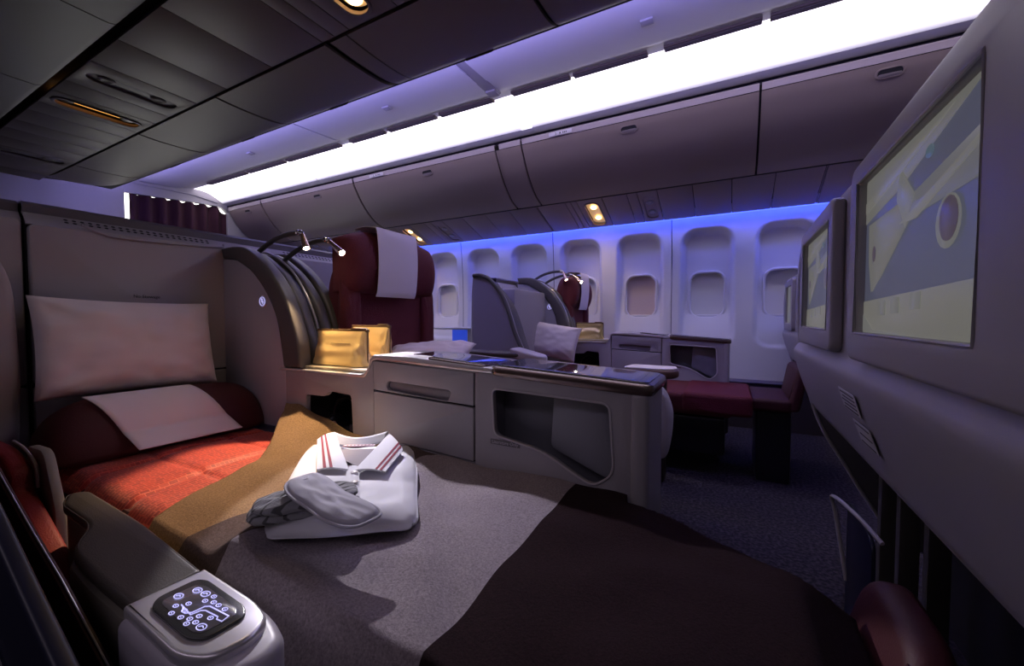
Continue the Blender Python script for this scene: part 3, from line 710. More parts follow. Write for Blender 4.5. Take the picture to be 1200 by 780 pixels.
    l2 = lamp([(XM(-1.86), y0 + .15, 1.10 + dz), (XM(-1.79), y0 + .155, 1.150 + dz), (XM(-1.70), y0 + .16, 1.190 + dz), (XM(-1.60), y0 + .16, 1.212 + dz), (XM(-1.525), y0 + .16, 1.214 + dz)],
         (XM(-1.50), y0 + .16, 1.207 + dz), (XM(-1.415), y0 + .155, 1.150 + dz), 2)
    return l1, l2

FR = lambda x: x
XW = lambda x: -.03 + .85 * (x + .2)
lA, lA2 = build_row(FR, 1.0, dict(console='lilac-grey console with drawers and smoked glass top beside the made-up bed',
    headset='black headset in the recess of the near console', pod='arched charcoal divider with two lit gooseneck lamps behind the beige pouches'))
lC, lC2 = build_row(XW, 3.0, dict(dz=.022, console='smaller-looking grey console against the windows beyond the aisle', bx=-1.66,
    headset='black headset in the recess of the far console below the windows', pod='far arched divider with small lamps behind the leaning pillow'))

# ================================================================ SEAT SHELLS (behind the seats)
def shell(XS, ya, yb, label, seams, grille=True, front=False, zt=1.2):
    T = thing('seat_shell', label, 'seat shell', (XS - .1, (ya + yb) / 2, 0))
    ys = [ya] + seams + [yb]
    for a, b in zip(ys[:-1], ys[1:]):
        slab('back_panel', [round_poly([(a + .003, .66), (b - .003, .66), (b - .003, zt + .005), (a + .003, zt - .012)], .02)], 'x', XS - .03, XS, SHELL, T, .006, res=3)
        slab('lower_panel', [round_poly([(a + .003, .2), (b - .003, .2), (b - .003, .654), (a + .003, .654)], .01)], 'x', XS - .03, XS - .004, SHELL, T, .004)
    box('inner_back', (XS - .06, ya, .2), (XS - .03, yb, zt), DARK, T, 0)
    extrude_profile('ledge', [(XS - .012, zt - .012), (XS - .02, zt + .003), (XS - .042, zt + .028), (XS - .055, zt + .034)], 'y', ya, yb, SHELL, T, .006, inn=(XS - .1, .9))
    extrude_profile('top_rail', [(XS - .045, zt + .030), (XS - .045, zt + .056), (XS - .055, zt + .066), (XS - .12, zt + .066), (XS - .14, zt + .03)], 'y', ya, yb, mat('rail_dark', (.13, .115, .125), .35), T, .006, inn=(XS - .09, zt))
    box('outer_back', (XS - .14, ya, 0), (XS - .125, yb, zt + .04), SHELL, T, .003)
    if grille:
        for g0, g1 in grille:
            bm = bmesh.new(); n = int((g1 - g0) / .0205)
            for i in range(n):
                for r_ in (0, 1):
                    t = .25 + .38 * r_; x = XS - .02 - .022 * t; z = zt + .003 + .025 * t
                    y = g0 + i * .0205
                    M = basis((x + .0015, y, z + .0015), (0, 1, 0), (-.66, 0, .75))
                    g = bmesh.ops.create_circle(bm, cap_ends=True, segments=8, radius=.0045, matrix=M @ Matrix.Scale(1.35, 4, (1, 0, 0)))
            cluster(from_bm('grille_holes', bm, DARK, T))
    return T
SA = shell(-2.0, .425, 1.95, 'wide grey seat shell with perforated top rail behind the big pillow', [1.012], [(.52, .975), (1.30, 1.80)])
# moulded raised lip under the grille
tube('moulded_edge', smooth_line([(-1.999, .55, 1.206), (-1.997, .60, 1.185), (-1.997, .66, 1.178), (-1.997, .85, 1.185), (-1.997, .985, 1.196), (-1.997, 1.0, 1.21)], 5), .004, SHELL, SA, 8)
text('stowage_text', 'No Stowage', .0165, basis((-1.9988, .725, .960), (0, 1, 0), (0, 0, 1)), INK, SA, .0003)
SL = shell(-2.02, -.55, .42, 'dark grey seat shell at the far left edge beside the bed', [.18], None)
SC = shell(-1.55, 2.72, 3.72, 'grey seat shell behind the far leaning pillow and window seat', [3.05], None, zt=1.13)
T = thing('privacy_wing', 'tall grey side wing at the left edge of the picture', 'divider', (-1.96, .33, 0))
slab('wing_panel', [round_poly([(-.1, .42), (.375, .40, .03), (.388, .70), (.378, 1.0, .06), (.33, 1.12, .06), (-.1, 1.14)], .02)], 'x', -1.99, -1.93, SHELL, T, .02, res=4)
# far wing: big curved grey side panel facing the aisle
T = thing('privacy_wing', 'large curved grey side wing with dark rim facing the aisle', 'divider', (-1.5, 2.3, 0))
wo = smooth_line([(-1.53, 1.168), (-1.47, 1.166), (-1.40, 1.135), (-1.33, 1.06), (-1.285, .985), (-1.245, .88), (-1.21, .78), (-1.15, .66), (-1.10, .58)], 4)
wl = [(-1.10, .50), (-1.545, .50), (-1.56, .80), (-1.555, 1.05), (-1.545, 1.155)]
slab('wing_panel', [wo + wl], 'y', 2.30, 2.35, SHELL, T, .02, res=4)
tube('wing_rim', [(p[0], 2.298, p[1]) for p in wo], .014, DRIM, T, 10)
# top of the wing returning to the shell
def wtop(a, b):
    i = a * (len(wo) - 1); k = min(int(i), len(wo) - 2); f = i - k
    x = wo[k][0] * (1 - f) + wo[k + 1][0] * f; z = wo[k][1] * (1 - f) + wo[k + 1][1] * f
    return (x + .02 * b, 2.33 + .10 * b, z - .012 - .05 * b * b)
grid('wing_cap', wtop, 24, 4, DRIM, T, .006)
slab('inner_wing', [smooth_line([(-1.75, 1.20), (-1.58, 1.19), (-1.40, 1.145), (-1.27, 1.075), (-1.19, .98), (-1.15, .85)], 4) + [(-1.15, .5), (-1.75, .5)]], 'y', 3.25, 3.27, mat('navy_grey_shell', (.10, .11, .16), .4), thing('privacy_wing', 'navy-grey curved side shell of the distant maroon seat, behind the far lamps', 'divider', (-1.3, 3.26, .5)), .006, res=3)
box('inner_panel', (-1.42, 2.46, .5), (-1.30, 2.98, 1.085), SHELL, SC, .02)

# ================================================================ SEATS
def quad_surface(A, B, C_, D, bulge, nrm, a, b):
    p = A.lerp(B, a).lerp(D.lerp(C_, a), b); s = math.sin(math.pi * a) ** .5 * math.sin(math.pi * b) ** .5
    return p + nrm * bulge * s
def cushion(name, lo, hi, m, parent, bev=.04, seg=5, sag=0, M=None):
    bm = bmesh.new(); boxbm(bm, lo, hi, bev, seg, M); return from_bm(name, bm, m, parent, 180)
def upright_seat(T, x, ya, yb, zt, anti=True):
    """red seat facing +x; x is the plane of its front"""
    yc = (ya + yb) / 2; hw = (yb - ya) / 2
    # backrest: outline tapers to rounded shoulders
    out = [(ya - .01, .50), (ya - .012, .80), (ya + .0, 1.05), (ya + .06, zt - .10, .06), (ya + .14, zt - .02, .05), (yb - .14, zt - .02, .05), (yb - .05, zt - .12, .06), (yb + .01, 1.05), (yb + .07, .80), (yb + .09, .50)]
    slab('backrest', [round_poly(out, .05)], 'x', x - .17, x - .03, REDF, T, .045, 180, res=5)
    for s in (-1, 1):  # side bolsters
        y = yc + s * (hw - .035)
        pillow_mesh('side_bolster', .10, .50, .07, basis((x - .035, y + s * .012, .80), (0, 1, 0), (0, 0, 1)), REDF, T, .002, 3, 0, 20, 3.5)
    cushion('seat_cushion', (x - .08, ya, .34), (x + .48, yb, .46), REDF, T, .04)
    # winged headrest
    def head(a, b):
        ang = (a - .5) * 2; y = yc + ang * (hw + .035)
        z0 = zt - .30 - .0 * ang; z1 = zt - .045 * ang * ang - .02 * abs(ang) ** 5
        z = z0 + (z1 - z0) * b
        t = math.sin(math.pi * min(1, max(0, b))) ** .45
        xx = x - .05 + .075 * t + .035 * ang * ang
        edge = (1 - abs(ang) ** 10)
        return (xx * edge + (x - .07) * (1 - edge), y, z)
    grid('headrest', head, 36, 20, REDF, T, .05, 180)
    if anti:
        def am(a, b):
            y = yc - (.60 - .94 * a) * hw + .012 * b; 
            if b < .15: t = b / .15; xx = x - .10 + .115 * t; z = zt + .008 * math.sin(t * 3.14) + .002
            else:
                t = (b - .15) / .85; z = zt + .002 - .31 * t; xx = x + .030 + .018 * math.sin(math.pi * t) ** .5 - .012 * t
            return (xx + .003 * math.sin(a * 7 + b * 3), y, z)
        return grid('antimacassar_x', am, 16, 26, WHITE2, None, .003)
TB = thing('seat', 'large maroon seat with white headrest cover behind the beige pouches', 'seat', (-1.5, 1.55, 0))
am = upright_seat(TB, -1.45, 1.225, 1.775, 1.29); am.name = 'antimacassar'; tag(am, 'white cloth hanging over the headrest of the large maroon seat', 'cloth')
TD = thing('seat', 'small-looking distant maroon seat beside the windows', 'seat', (-1.25, 3.5, 0))
am = upright_seat(TD, -1.16, 3.21, 3.66, 1.265); am.name = 'antimacassar'; tag(am, 'white cloth hanging over the headrest of the distant window seat', 'cloth')

# bed A ---------------------------------------------------------------------
bed = thing('bed_seat', 'flat bed seat with orange-red quilted cushion and maroon head cushion', 'bed', (-.9, .7, 0))
def quiltf(a, b):
    x = -1.93 + 1.10 * a; y = .405 + .60 * b
    z = .432 + .012 * math.sin(math.pi * b) - .006 * a
    z += .010 * noise.noise(Vector((x * 4, y * 5, 0)))
    for xs in (-1.62, -1.35, -1.12): z -= .010 * math.exp(-((x + .12 * (y - .7) - xs) / .012) ** 2)
    for ys in (.60, .82): z -= .007 * math.exp(-((y - ys) / .010) ** 2)
    z -= .02 * sstep((x + 1.22) / .25)
    e = min(b, 1 - b)
    if e < .09: z -= .05 * (1 - e / .09) ** 2; 
    return (x, y, z)
grid('quilted_cushion', quiltf, 150, 80, QUILT, bed, .02, 180)
box('mattress_base', (-1.93, .41, .26), (-.10, .965, .405), mat('bed_base_fabric', (.05, .01, .015), .9), bed, .03, 3)
box('seat_base', (-1.7, .46, 0), (-.15, .96, .26), DARK, bed, .02)
# head cushion
def bolst(a, b):
    y = .375 + .64 * a; e = (1 - abs(2 * a - 1) ** 5.0) ** .5 if 0 < a < 1 else 0
    ang = math.pi * (1.0 * b)
    cx, cz = -1.80, .50
    r = (.150 + .015 * math.sin(6 * b)) * (.25 + .75 * e)
    x = cx + .115 * math.cos(ang) * (.5 + .5 * e) ; z = .455 + .175 * math.sin(ang) * (.15 + .85 * e) - .012 * math.cos(ang)
    return (x, y, z + .004 * noise.noise(Vector((x * 9, y * 9, 1))))
grid('head_cushion', bolst, 60, 26, REDL, bed, .004, 180)
def amA(a, b):
    s = .04 + .40 * (1 - b)   # arc position down the front
    ang = math.pi * s
    y = .475 + .285 * a + .085 * b + .02 * a * b
    x = -1.80 + .121 * math.cos(ang); z = .455 + .184 * math.sin(ang) - .012 * math.cos(ang)
    if b > .78: t = (b - .78) / .22; x += .05 * t; z = max(z, .452 + .004)
    return (x, y, z)
tag(grid('antimacassar', amA, 20, 30, WHITE2, None, .003, 180), 'white cloth draped over the head cushion of the red bed', 'cloth')
tube('cloth_hem', [Vector(amA(a / 20, 1)) + Vector((.001, 0, .003)) for a in range(21)], .0022, WHITE2, bpy.data.objects['antimacassar.002'], 6)
# big pillow leaning on the shell
PM = basis((-1.895, .648, .785), (.015, 1, -.02), (-.22, .02, 1))
tag(pillow_mesh('pillow', .50, .335, .13, PM, WHITE, None, .014, 2, .12), 'large white pillow leaning against the shell at the head of the bed', 'pillow')

# blanket -------------------------------------------------------------------
def blf(a, b):
    # a along the bed (head -> foot), b across (camera side -> console)
    yb = .345 + .685 * b
    xh = -1.09 - .50 * max(0, b - .06) ** 1.25 - .02 * math.sin(b * 9)
    xf = .185 - .0 * b
    x = xh + (xf - xh) * a; y = yb
    k = sstep((b - .55) / .45)
    # top height
    z = .448 - .022 * sstep((x + .9) / 1.05)
    z += k * (.085 * sstep((-1.15 - x) / .45) + .018)
    # broad folds
    z += .022 * noise.noise(Vector((x * 3.1 + 2, y * 4.2, .3))) + .010 * noise.noise(Vector((x * 8, y * 9, 2)))
    z += .026 * math.exp(-((x + .56 * y + .56) / .045) ** 2) * sstep((.9 - y) / .3)
    z -= .012 * math.exp(-((x + .56 * y + .66) / .04) ** 2) * sstep((.9 - y) / .3)
    z += .012 * math.exp(-((x + .9 * y - .02) / .05) ** 2)
    z += .014 * math.exp(-((x + .25 * y + 1.22 ) / .05) ** 2) * k
    # edges hang down past the foot corner
    cx = sstep((x + .18) / .3)
    ylim = .975 - .15 * sstep((x + .20) / .40)
    if x > -.21 and y > ylim:
        over = (y - ylim); y = ylim + .10 * over ; z -= over * 2.2
    if y > .95 and x <= -.21: y = .95 + (y - .95) * .60
    if y < .40: z -= (.40 - y) * 1.6
    if x > .10: z -= (x - .10) ** 1.3 * .9
    return (x, y, z)
bl = grid('blanket', blf, 200, 120, BLANKET, None, .006, 180)
tag(bl, 'woollen blanket in tan, brown, grey and dark maroon bands spread over the bed', 'blanket')

# polo shirt ----------------------------------------------------------------
def ground(x, y):  # height of the blanket there
    z = .452 - .022 * sstep((x + .9) / 1.05); return z
SC4 = [Vector((-.775, .425, 0)), Vector((-.535, .612, 0)), Vector((-.868, .972, 0)), Vector((-1.20, .842, 0))]
sh = thing('polo_shirt', 'folded white polo shirt with burgundy-striped collar lying on the blanket', 'shirt', (-.83, .72, .45))
def shf(top):
    def f(a, b):
        p = SC4[0].lerp(SC4[1], a).lerp(SC4[3].lerp(SC4[2], a), b)
        e = min(a, 1 - a, b, 1 - b); t = min(1, e / .11) ** .5
        z = ground(p.x, p.y) + .012
        if top: z += .030 * t + .009 * noise.noise(Vector((p.x * 8, p.y * 8, 4))) * t + .004 * noise.noise(Vector((p.x * 22, p.y * 14, 4))) * t + .004 * math.sin((a * 5 + b * 3)) * t
        else: z += .004
        # front fold rolls higher
        if top: z += .010 * math.exp(-((b - .10) / .10) ** 2) * math.sin(math.pi * a)
        c = Vector((-.84, .71, 0)); ca = max(0, 1 - math.hypot(min(a, 1 - a), min(b, 1 - b)) / .12)
        q = p + (c - p) * (.09 * ca * ca + .018 * math.sin(a * 8 + 1) * max(0, 1 - b * 6) + .015 * math.sin(b * 7) * max(0, 1 - min(a, 1 - a) * 8))
        return (q.x, q.y, z)
    return f
bmv = []
n = 60; vs = []; fs = []
for s, f in enumerate((shf(True), shf(False))):
    for i in range(n + 1):
        for j in range(n + 1): vs.append(f(i / n, j / n))
q = (n + 1) ** 2
for s in (0, 1):
    for i in range(n):
        for j in range(n):
            a = s*q+i*(n+1)+j; fs.append((a, a+n+1, a+n+2, a+1))
for i in range(n):
    for (a, b) in ((i*(n+1), (i+1)*(n+1)), (i*(n+1)+n, (i+1)*(n+1)+n), (i, i+1), (n*(n+1)+i, n*(n+1)+i+1)): fs.append((a, b, q+b, q+a))
pyd('shirt_body', vs, fs, SHIRT, sh, 180)
def on_shirt(x, y, h=0): return Vector((x, y, ground(x, y) + .046 + h))
def flap(name, pts, h, th, m, par, fold=None):
    # polygon of (x,y,extra height)
    top = [on_shirt(x, y, h + e) for x, y, e in pts]; N = len(top); bot = [p - Vector((0, 0, th)) for p in top]
    bm = bmesh.new(); tv = [bm.verts.new(p) for p in top]; bv = [bm.verts.new(p) for p in bot]
    bm.faces.new(tv); bm.faces.new(bv[::-1])
    for i in range(N): bm.faces.new((tv[i], tv[(i+1) % N], bv[(i+1) % N], bv[i]))
    return from_bm(name, bm, m, par)
# collar: left leaf, right leaf, raised stand behind the neck
def leaf(name, q, m, par, u0=0, u1=1, v0=0, v1=1, h=0, th=.005):
    A, B, C_, D = q  # outer-back, outer-front, inner-front, inner-back
    def f(a, b):
        if q is qL: b = 1 - b
        u = u0 + (u1 - u0) * a; v = v0 + (v1 - v0) * b
        p = [((A[i] * (1 - v) + B[i] * v) * (1 - u) + (D[i] * (1 - v) + C_[i] * v) * u) for i in range(3)]
        return on_shirt(p[0], p[1], p[2] + h + .005 * math.sin(math.pi * u) )
    return grid(name, f, 10, 12, m, par, th, 60)
qL = [(-1.099, .797, .012), (-.901, .650, .004), (-.832, .690, .003), (-1.078, .842, .026)]
qR = [(-.815, .862, .006), (-.742, .723, .004), (-.818, .694, .003), (-.918, .912, .026)]
L1 = leaf('collar_leaf', qL, SHIRT, sh, th=.004, h=.004); R1 = leaf('collar_leaf', qR, SHIRT, sh, th=.004, h=.004)
for q_, par in ((qL, L1), (qR, R1)):
    for u0, u1 in ((.20, .30), (.40, .50)) if par is L1 else ((.12, .19), (.26, .33)):
        leaf('collar_stripe', q_, STRIPE, par, u0, u1, .0, 1.0, .0052, .0008)
def stand(a, b):
    p = Vector((-1.07, .838)).lerp(Vector((-.935, .925)), a); d = Vector((.53, -.85)).normalized()
    p = p + d * (.035 * math.sin(math.pi * a) + .030 * b)
    return on_shirt(p.x, p.y, .030 - .022 * b - .008 * math.sin(math.pi * a))
grid('collar_stand', stand, 16, 5, SHIRT, sh, .004, 180)
flap('neck_opening', [(-1.0, .785, 0), (-.89, .855, 0), (-.86, .80, 0), (-.83, .72, 0), (-.90, .735, 0)], .0035, .002, mat('neck_opening_shade', (.30, .27, .29), .9), sh)  # grey sheet stands in for shade inside the collar
nl = flap('neck_tape', [(-1.0, .815, 0), (-.925, .862, 0), (-.915, .846, 0), (-.99, .799, 0)], .010, .002, mat('neck_tape', (.45, .30, .34), .8), sh)
for k in range(9):
    x = -.993 + .0088 * k; y = .811 + .0056 * k
    flap('neck_tape_stitch', [(x, y, 0), (x + .004, y + .0025, 0), (x + .007, y - .003, 0), (x + .003, y - .0055, 0)], .0108, .0008, WHITE2, nl)
leaf('placket', [(-.852, .700, .0), (-.712, .580, .0), (-.694, .601, .0), (-.834, .721, .0)], SHIRT, sh, th=.002, h=.002)
for x, y in ((-.800, .679), (-.752, .638)):
    p = on_shirt(x, y, .009); b_ = lathe('shirt_button', [(.0, 0), (.0085, 0), (.009, .002), (.007, .0032), (.005, .0022), (.0, .0022)], p, (0, 0, 1), mat('button_pearl', (.75, .72, .70), .25), sh, 18)

# socks and eye mask ---------------------------------------------------------
def blob(name, ctr, ang, Lx, Ly, T, m, parent=None, bend=0, seed=1, waist=0, zrot=0, n=36, wr=.004, tiltx=0):
    vs = []; fs = []; ca, sa = math.cos(R(ang)), math.sin(R(ang))
    for s in (1, -1):
        for i in range(n + 1):
            for j in range(n + 1):
                u = -1 + 2 * i / n; v = -1 + 2 * j / n
                # square to disc-ish superellipse
                d = (abs(u) ** 4 + abs(v) ** 4) ** .25; mx = max(abs(u), abs(v)) or 1; k = mx / d if d else 1
                uu, vv = u * k, v * k
                rad = (abs(uu) ** 4 + abs(vv) ** 4) ** .25
                th = (1 - min(1, rad) ** 4) ** .5
                x = uu * Lx / 2; wsc = 1 - waist * math.exp(-(uu / .35) ** 2); y = vv * Ly / 2 * wsc + bend * (uu * uu - .4)
                z = s * T / 2 * th + (wr * noise.noise(Vector((uu * 3 + seed, vv * 3, s)))) * th + tiltx * uu
                vs.append((ctr[0] + x * ca - y * sa, ctr[1] + x * sa + y * ca, ctr[2] + z))
    q = (n+1)**2
    for s in (0, 1):
        for i in range(n):
            for j in range(n):
                a = s*q+i*(n+1)+j; fs.append((a, a+n+1, a+n+2, a+1))
    me = bpy.data.meshes.new(name); me.from_pydata(vs, [], fs); bm = bmesh.new(); bm.from_mesh(me); bpy.data.meshes.remove(me)
    bmesh.ops.remove_doubles(bm, verts=bm.verts, dist=.0002)
    return from_bm(name, bm, m, parent, 180)
sk = thing('socks', 'rolled pair of grey socks with dark zigzag stripes on the polo shirt', 'socks', (-.80, .52, .49))
blob('sock', (-.760, .520, .500), 58, .20, .092, .030, SOCK, sk, seed=3, wr=.006)
blob('sock', (-.748, .518, .519), 56, .19, .088, .026, SOCK, sk, seed=8, wr=.006)
mk = thing('eye_mask', 'padded lilac-grey eye mask with piped edge lying across the socks', 'eye mask', (-.69, .53, .53))
blob('mask_pad', (-.672, .510, .536), -6, .225, .084, .026, MASK, mk, bend=.012, seed=5, waist=.12, tiltx=-.014)
pts = []
for k in range(48):
    t = 2 * math.pi * k / 48; c_, s_ = math.cos(t), math.sin(t)
    uu = math.copysign(abs(c_) ** .5, c_); vv = math.copysign(abs(s_) ** .5, s_)
    x = uu * .1145; y = vv * .0435 * (1 - .12 * math.exp(-(uu / .35) ** 2)) + .012 * (uu * uu - .4)
    a = R(-6); pts.append((-.672 + x * math.cos(a) - y * math.sin(a), .510 + x * math.sin(a) + y * math.cos(a), .5355 - .014 * uu))
tube('piping', pts, .003, MASK, mk, 7, closed=True)
tube('elastic_strap', smooth_line([(-.775, .515, .548), (-.765, .53, .552), (-.75, .518, .555), (-.755, .505, .552)], 5), .0035, MASK, mk, 7)

# amenity pouches -----------------------------------------------------------
def pouch(T, x0, x1, y, z0, z1, m, dep=.055, lean=0.0):
    def f(a, b):
        t = a * 2 * math.pi; W = (x1 - x0) / 2; cx = (x0 + x1) / 2
        dd = dep / 2 * (1 - .8 * b ** 1.3) * (1 - .12 * math.sin(3 * b)) + .003
        cs, sn = math.cos(t), math.sin(t); u = math.copysign(abs(cs) ** .35, cs); v = math.copysign(abs(sn) ** .6, sn)
        wr = (.012 * noise.noise(Vector((cs * 2.4 + x0 * 9, b * 3.5, sn * 2))) + .006 * noise.noise(Vector((cs * 7 + b * 5, b * 6, sn * 2)))) * (1 - b ** 3)
        x = cx + u * W * (1 + .07 * (1 - b) - .06 * math.sin(b * 3.1)); 
        return (x + lean * b, y + v * (dd + wr), z0 + (z1 - z0) * b)
    o = grid('pouch_body', f, 60, 20, m, T, 0, 180)
    xs, xe = x0 + lean, x1 + lean
    box('top_bar', (xs - .002, y - .007, z1 - .004), (xe + .002, y + .007, z1 + .008), BEIGED, T, .003)
    box('clasp', (xs + (xe - xs) * .70, y - .009, z1 + .006), (xe - .01, y + .009, z1 + .013), BEIGED, T, .003)
    tube('side_piping', [(xe + .002, y - .002, z1), (x1 + .003, y - .004, (z0 + z1) / 2), (x1 + .004, y - .006, z0 + .01)], .0028, BEIGED, T, 7)
    return o
T = thing('amenity_pouch', 'beige amenity pouch on the console shelf, nearer one with small printed mark', 'pouch', (-1.35, 1.09, .70))
pouch(T, -1.475, -1.195, 1.085, .702, .832, BEIGE, .075)
for k in range(12): pass
mkp = slab('printed_mark', [[(-1.322, .795), (-1.318, .803), (-1.314, .795), (-1.318, .790)]], 'y', 1.0675, 1.069, BEIGED, T, .0002)
for k in range(14): box('print_dash', (-1.372 + k * .0078, 1.0605, .7838), (-1.372 + k * .0078 + .0045, 1.064, .7856), BEIGED, mkp, 0)
T = thing('amenity_pouch', 'beige amenity pouch half hidden behind the nearer pouch', 'pouch', (-1.25, 1.165, .70))
pouch(T, -1.37, -1.165, 1.168, .702, .846, BEIGE, .06)
T = thing('amenity_pouch', 'gold metallic pouch standing on the far console under the windows', 'pouch', (-1.05, 3.1, .71))
pouch(T, -1.08, -.865, 3.09, .724, .842, GOLD, .06)

# pillows / linen further off ------------------------------------------------
tag(pillow_mesh('pillow', .42, .27, .13, basis((-1.20, 2.86, .715), (1, .12, -.16), (.0, .35, 1)), WHITE, None, .01, 5, .14), 'white pillow leaning on the far arched divider', 'pillow')
tag(pillow_mesh('pillow', .42, .28, .09, basis((-1.27, 1.50, .705), (1, .25, .05), (-.2, .9, .28)), WHITE, None, .02, 9, .10), 'white pillow lying on the maroon seat behind the console', 'pillow')
tag(cushion('seat_step', (-1.36, 1.30, .462), (-.45, 1.82, .62), REDF, None, .05), 'maroon seat cushion and leg rest under the lying pillow, behind the console', 'cushion')

# armrests -------------------------------------------------------------------
arm = thing('armrest', 'olive-grey leather armrest with lit seat controller beside the bed, lower left', 'armrest', (-.9, .27, 0))
at_ = [(-1.262, .312, .02), (-1.242, .340, .02), (-.96, .332, .05), (-.694, .309, .008), (-.692, .224, .012), (-.83, .226, .04), (-.955, .234, .05), (-1.03, .282, .06), (-1.20, .286, .02)]
slab('arm_pad', [round_poly(at_, .02, 7)], 'z', .478, .502, OLIVE, arm, .009, 60, res=4)
pin = round_poly([(x + (-.97 - x) * .03, y + (.283 - y) * .14) + ((r_[0],) if (r_ := rr) else ()) for x, y, *rr in at_], .02, 7)
tube('pad_seam', [(p[0], p[1], .5005) for p in pin], .0012, OLIVE, arm, 6, closed=True)
slab('arm_shell', [round_poly([(p[0] - (.0), p[1] + (.004 if p[1] > .27 else -.004)) for p in at_], .03, 6)], 'z', .30, .477, mat('olive_shell', (.22, .2, .16), .4), arm, .006)
cb = [(-.700, .218, .004), (-.698, .313, .004), (-.555, .308, .03), (-.512, .298, .03), (-.496, .270, .03), (-.506, .228, .03), (-.545, .212, .03)]
slab('controller_housing', [round_poly(cb, .01, 7)], 'z', .12, .502, SILVER, arm, .006, 60, res=4)
cg = mat('housing_plastic', (.42, .39, .44), .4)
slab('housing_skirt', [round_poly([(-.698, .210, .01), (-.696, .321, .01), (-.53, .316, .04), (-.475, .298, .04), (-.462, .262, .04), (-.485, .218, .04), (-.56, .204, .03)], .02, 8)], 'z', .10, .490, cg, arm, .014, 60, res=4)
ctl = thing('seat_controller', 'backlit seat position keypad with round buttons set in the near armrest', 'keypad', (-.6, .26, .503))
slab('keypad_bezel', [round_poly([(-.674, .244, .02), (-.672, .290, .02), (-.655, .297, .02), (-.552, .292, .03), (-.533, .282, .02), (-.535, .238, .02), (-.556, .228, .02), (-.655, .231, .02)], .02, 7)], 'z', .501, .506, mat('bezel_black_chrome', (.10, .10, .10), .2, metal=.6), ctl, .002, res=2)
slab('keypad_face', [round_poly([(-.660, .242, .012), (-.656, .283, .02), (-.640, .288, .02), (-.558, .284, .02), (-.543, .275, .015), (-.548, .240, .015), (-.563, .2355, .01)], .015, 7)], 'z', .505, .5066, SCREENBASE, ctl, .0005)
big = [(-.649, .259), (-.640, .277), (-.622, .2785), (-.559, .245)]
small = [(-.606, .281), (-.607, .271), (-.594, .275), (-.582, .275), (-.567, .275), (-.62, .258), (-.63, .248), (-.619, .239), (-.6, .241), (-.587, .245), (-.582, .253), (-.581, .239), (-.574, .2455), (-.566, .258), (-.610, .249)]
for lst, r_, lab in ((big, .0075, 1), (small, .0042, 0)):
    for x, y in lst:
        b_ = tube('button', [(x + r_ * math.cos(a) * .95, y + r_ * .62 * math.sin(a) * 1.0, .5069) for a in [R(v) for v in range(0, 360, 20)]], .0006, LITBLUE, ctl, 5, closed=True)
        if lab: tube('button_symbol', [(x - r_ * .5, y - r_ * .2, .507), (x, y + r_ * .22, .507), (x + r_ * .5, y + .0002, .507)], .0006, LITBLUE, b_, 5)
        else: tube('button_symbol', [(x - .0009, y, .507), (x + .0009, y, .507)], .0005, LITBLUE, b_, 5)
ic = [(-.626, .2525), (-.618, .251), (-.610, .2465), (-.603, .247), (-.597, .252), (-.595, .265), (-.590, .2685), (-.549, .2705), (-.547, .2615), (-.557, .2605), (-.560, .2635), (-.586, .262), (-.591, .259), (-.594, .249)]
tube('seat_outline', [(x, y, .507) for x, y in ic], .0008, LITBLUE, ctl, 5, closed=True)

# aisle-side arm of the second centre seat and the arm of the far bed
T = thing('armrest', 'rounded pale grey armrest end just beyond the console by the aisle', 'armrest', (-.3, 1.97, 0))
slab('arm_body', [round_poly([(-.62, .24), (-.245, .25, .03), (-.225, .36, .05), (-.222, .47, .05), (-.255, .555, .05), (-.31, .592, .03), (-.62, .592)], .02, 6)], 'y', 1.90, 1.99, SHELL2, T, .02, 60, res=4)
slab('arm_inlay', [round_poly([(-.58, .575), (-.34, .578, .02), (-.285, .53, .03), (-.262, .48, .01), (-.58, .49)], .01)], 'y', 1.893, 1.899, BLACK, T, .002)
box('support', (-.55, 1.92, 0), (-.35, 1.97, .25), DARK, T, .005)
T = thing('armrest', 'dark padded armrest with pale grey controller behind the glass console top', 'armrest', (-1.1, 1.95, 0))
slab('arm_pad', [round_poly([(-1.42, 1.88), (-1.0, 1.88), (-.93, 1.90), (-.93, 2.0), (-1.42, 2.0)], .02)], 'z', .675, .70, DRIM, T, .01, res=3)
slab('controller_housing', [round_poly([(-1.03, 1.885), (-.86, 1.89, .03), (-.84, 1.95), (-.86, 2.0, .03), (-1.03, 2.0)], .01)], 'z', .655, .704, SHELL2, T, .012, res=3, M=Matrix(((1,0,0,0),(0,1,0,0),(-.22,0,1,-.205),(0,0,0,1))))
slab('arm_body', [[(-1.42, .35), (-.9, .35), (-.87, .62), (-.95, .67), (-1.42, .675)]], 'y', 1.9, 1.98, SHELL, T, .01)
box('support', (-1.3, 1.92, 0), (-1.0, 1.97, .36), DARK, T, .005)
T = thing('armrest', 'brown leather armrest across the aisle with its pad lit bright', 'armrest', (-.35, 2.33, 0))
slab('arm_pad', [round_poly([(-.52, 2.24), (-.27, 2.22, .04), (-.235, 2.30, .03), (-.25, 2.40, .03), (-.50, 2.41)], .03)], 'z', .565, .612, mat('brown_leather', (.12, .06, .045), .4), T, .015, res=3)
slab('pad_lit_patch', [round_poly([(-.515, 2.245), (-.28, 2.23, .04), (-.245, 2.30, .03), (-.26, 2.395, .03), (-.495, 2.40)], .03)], 'z', .610, .618, WHITE2, T, .003)  # white sheet paints bright lamplight onto the leather pad
box('arm_body', (-.55, 2.27, .0), (-.30, 2.36, .57), mat('dark_brown_shell', (.03, .018, .016), .5), T, .02)

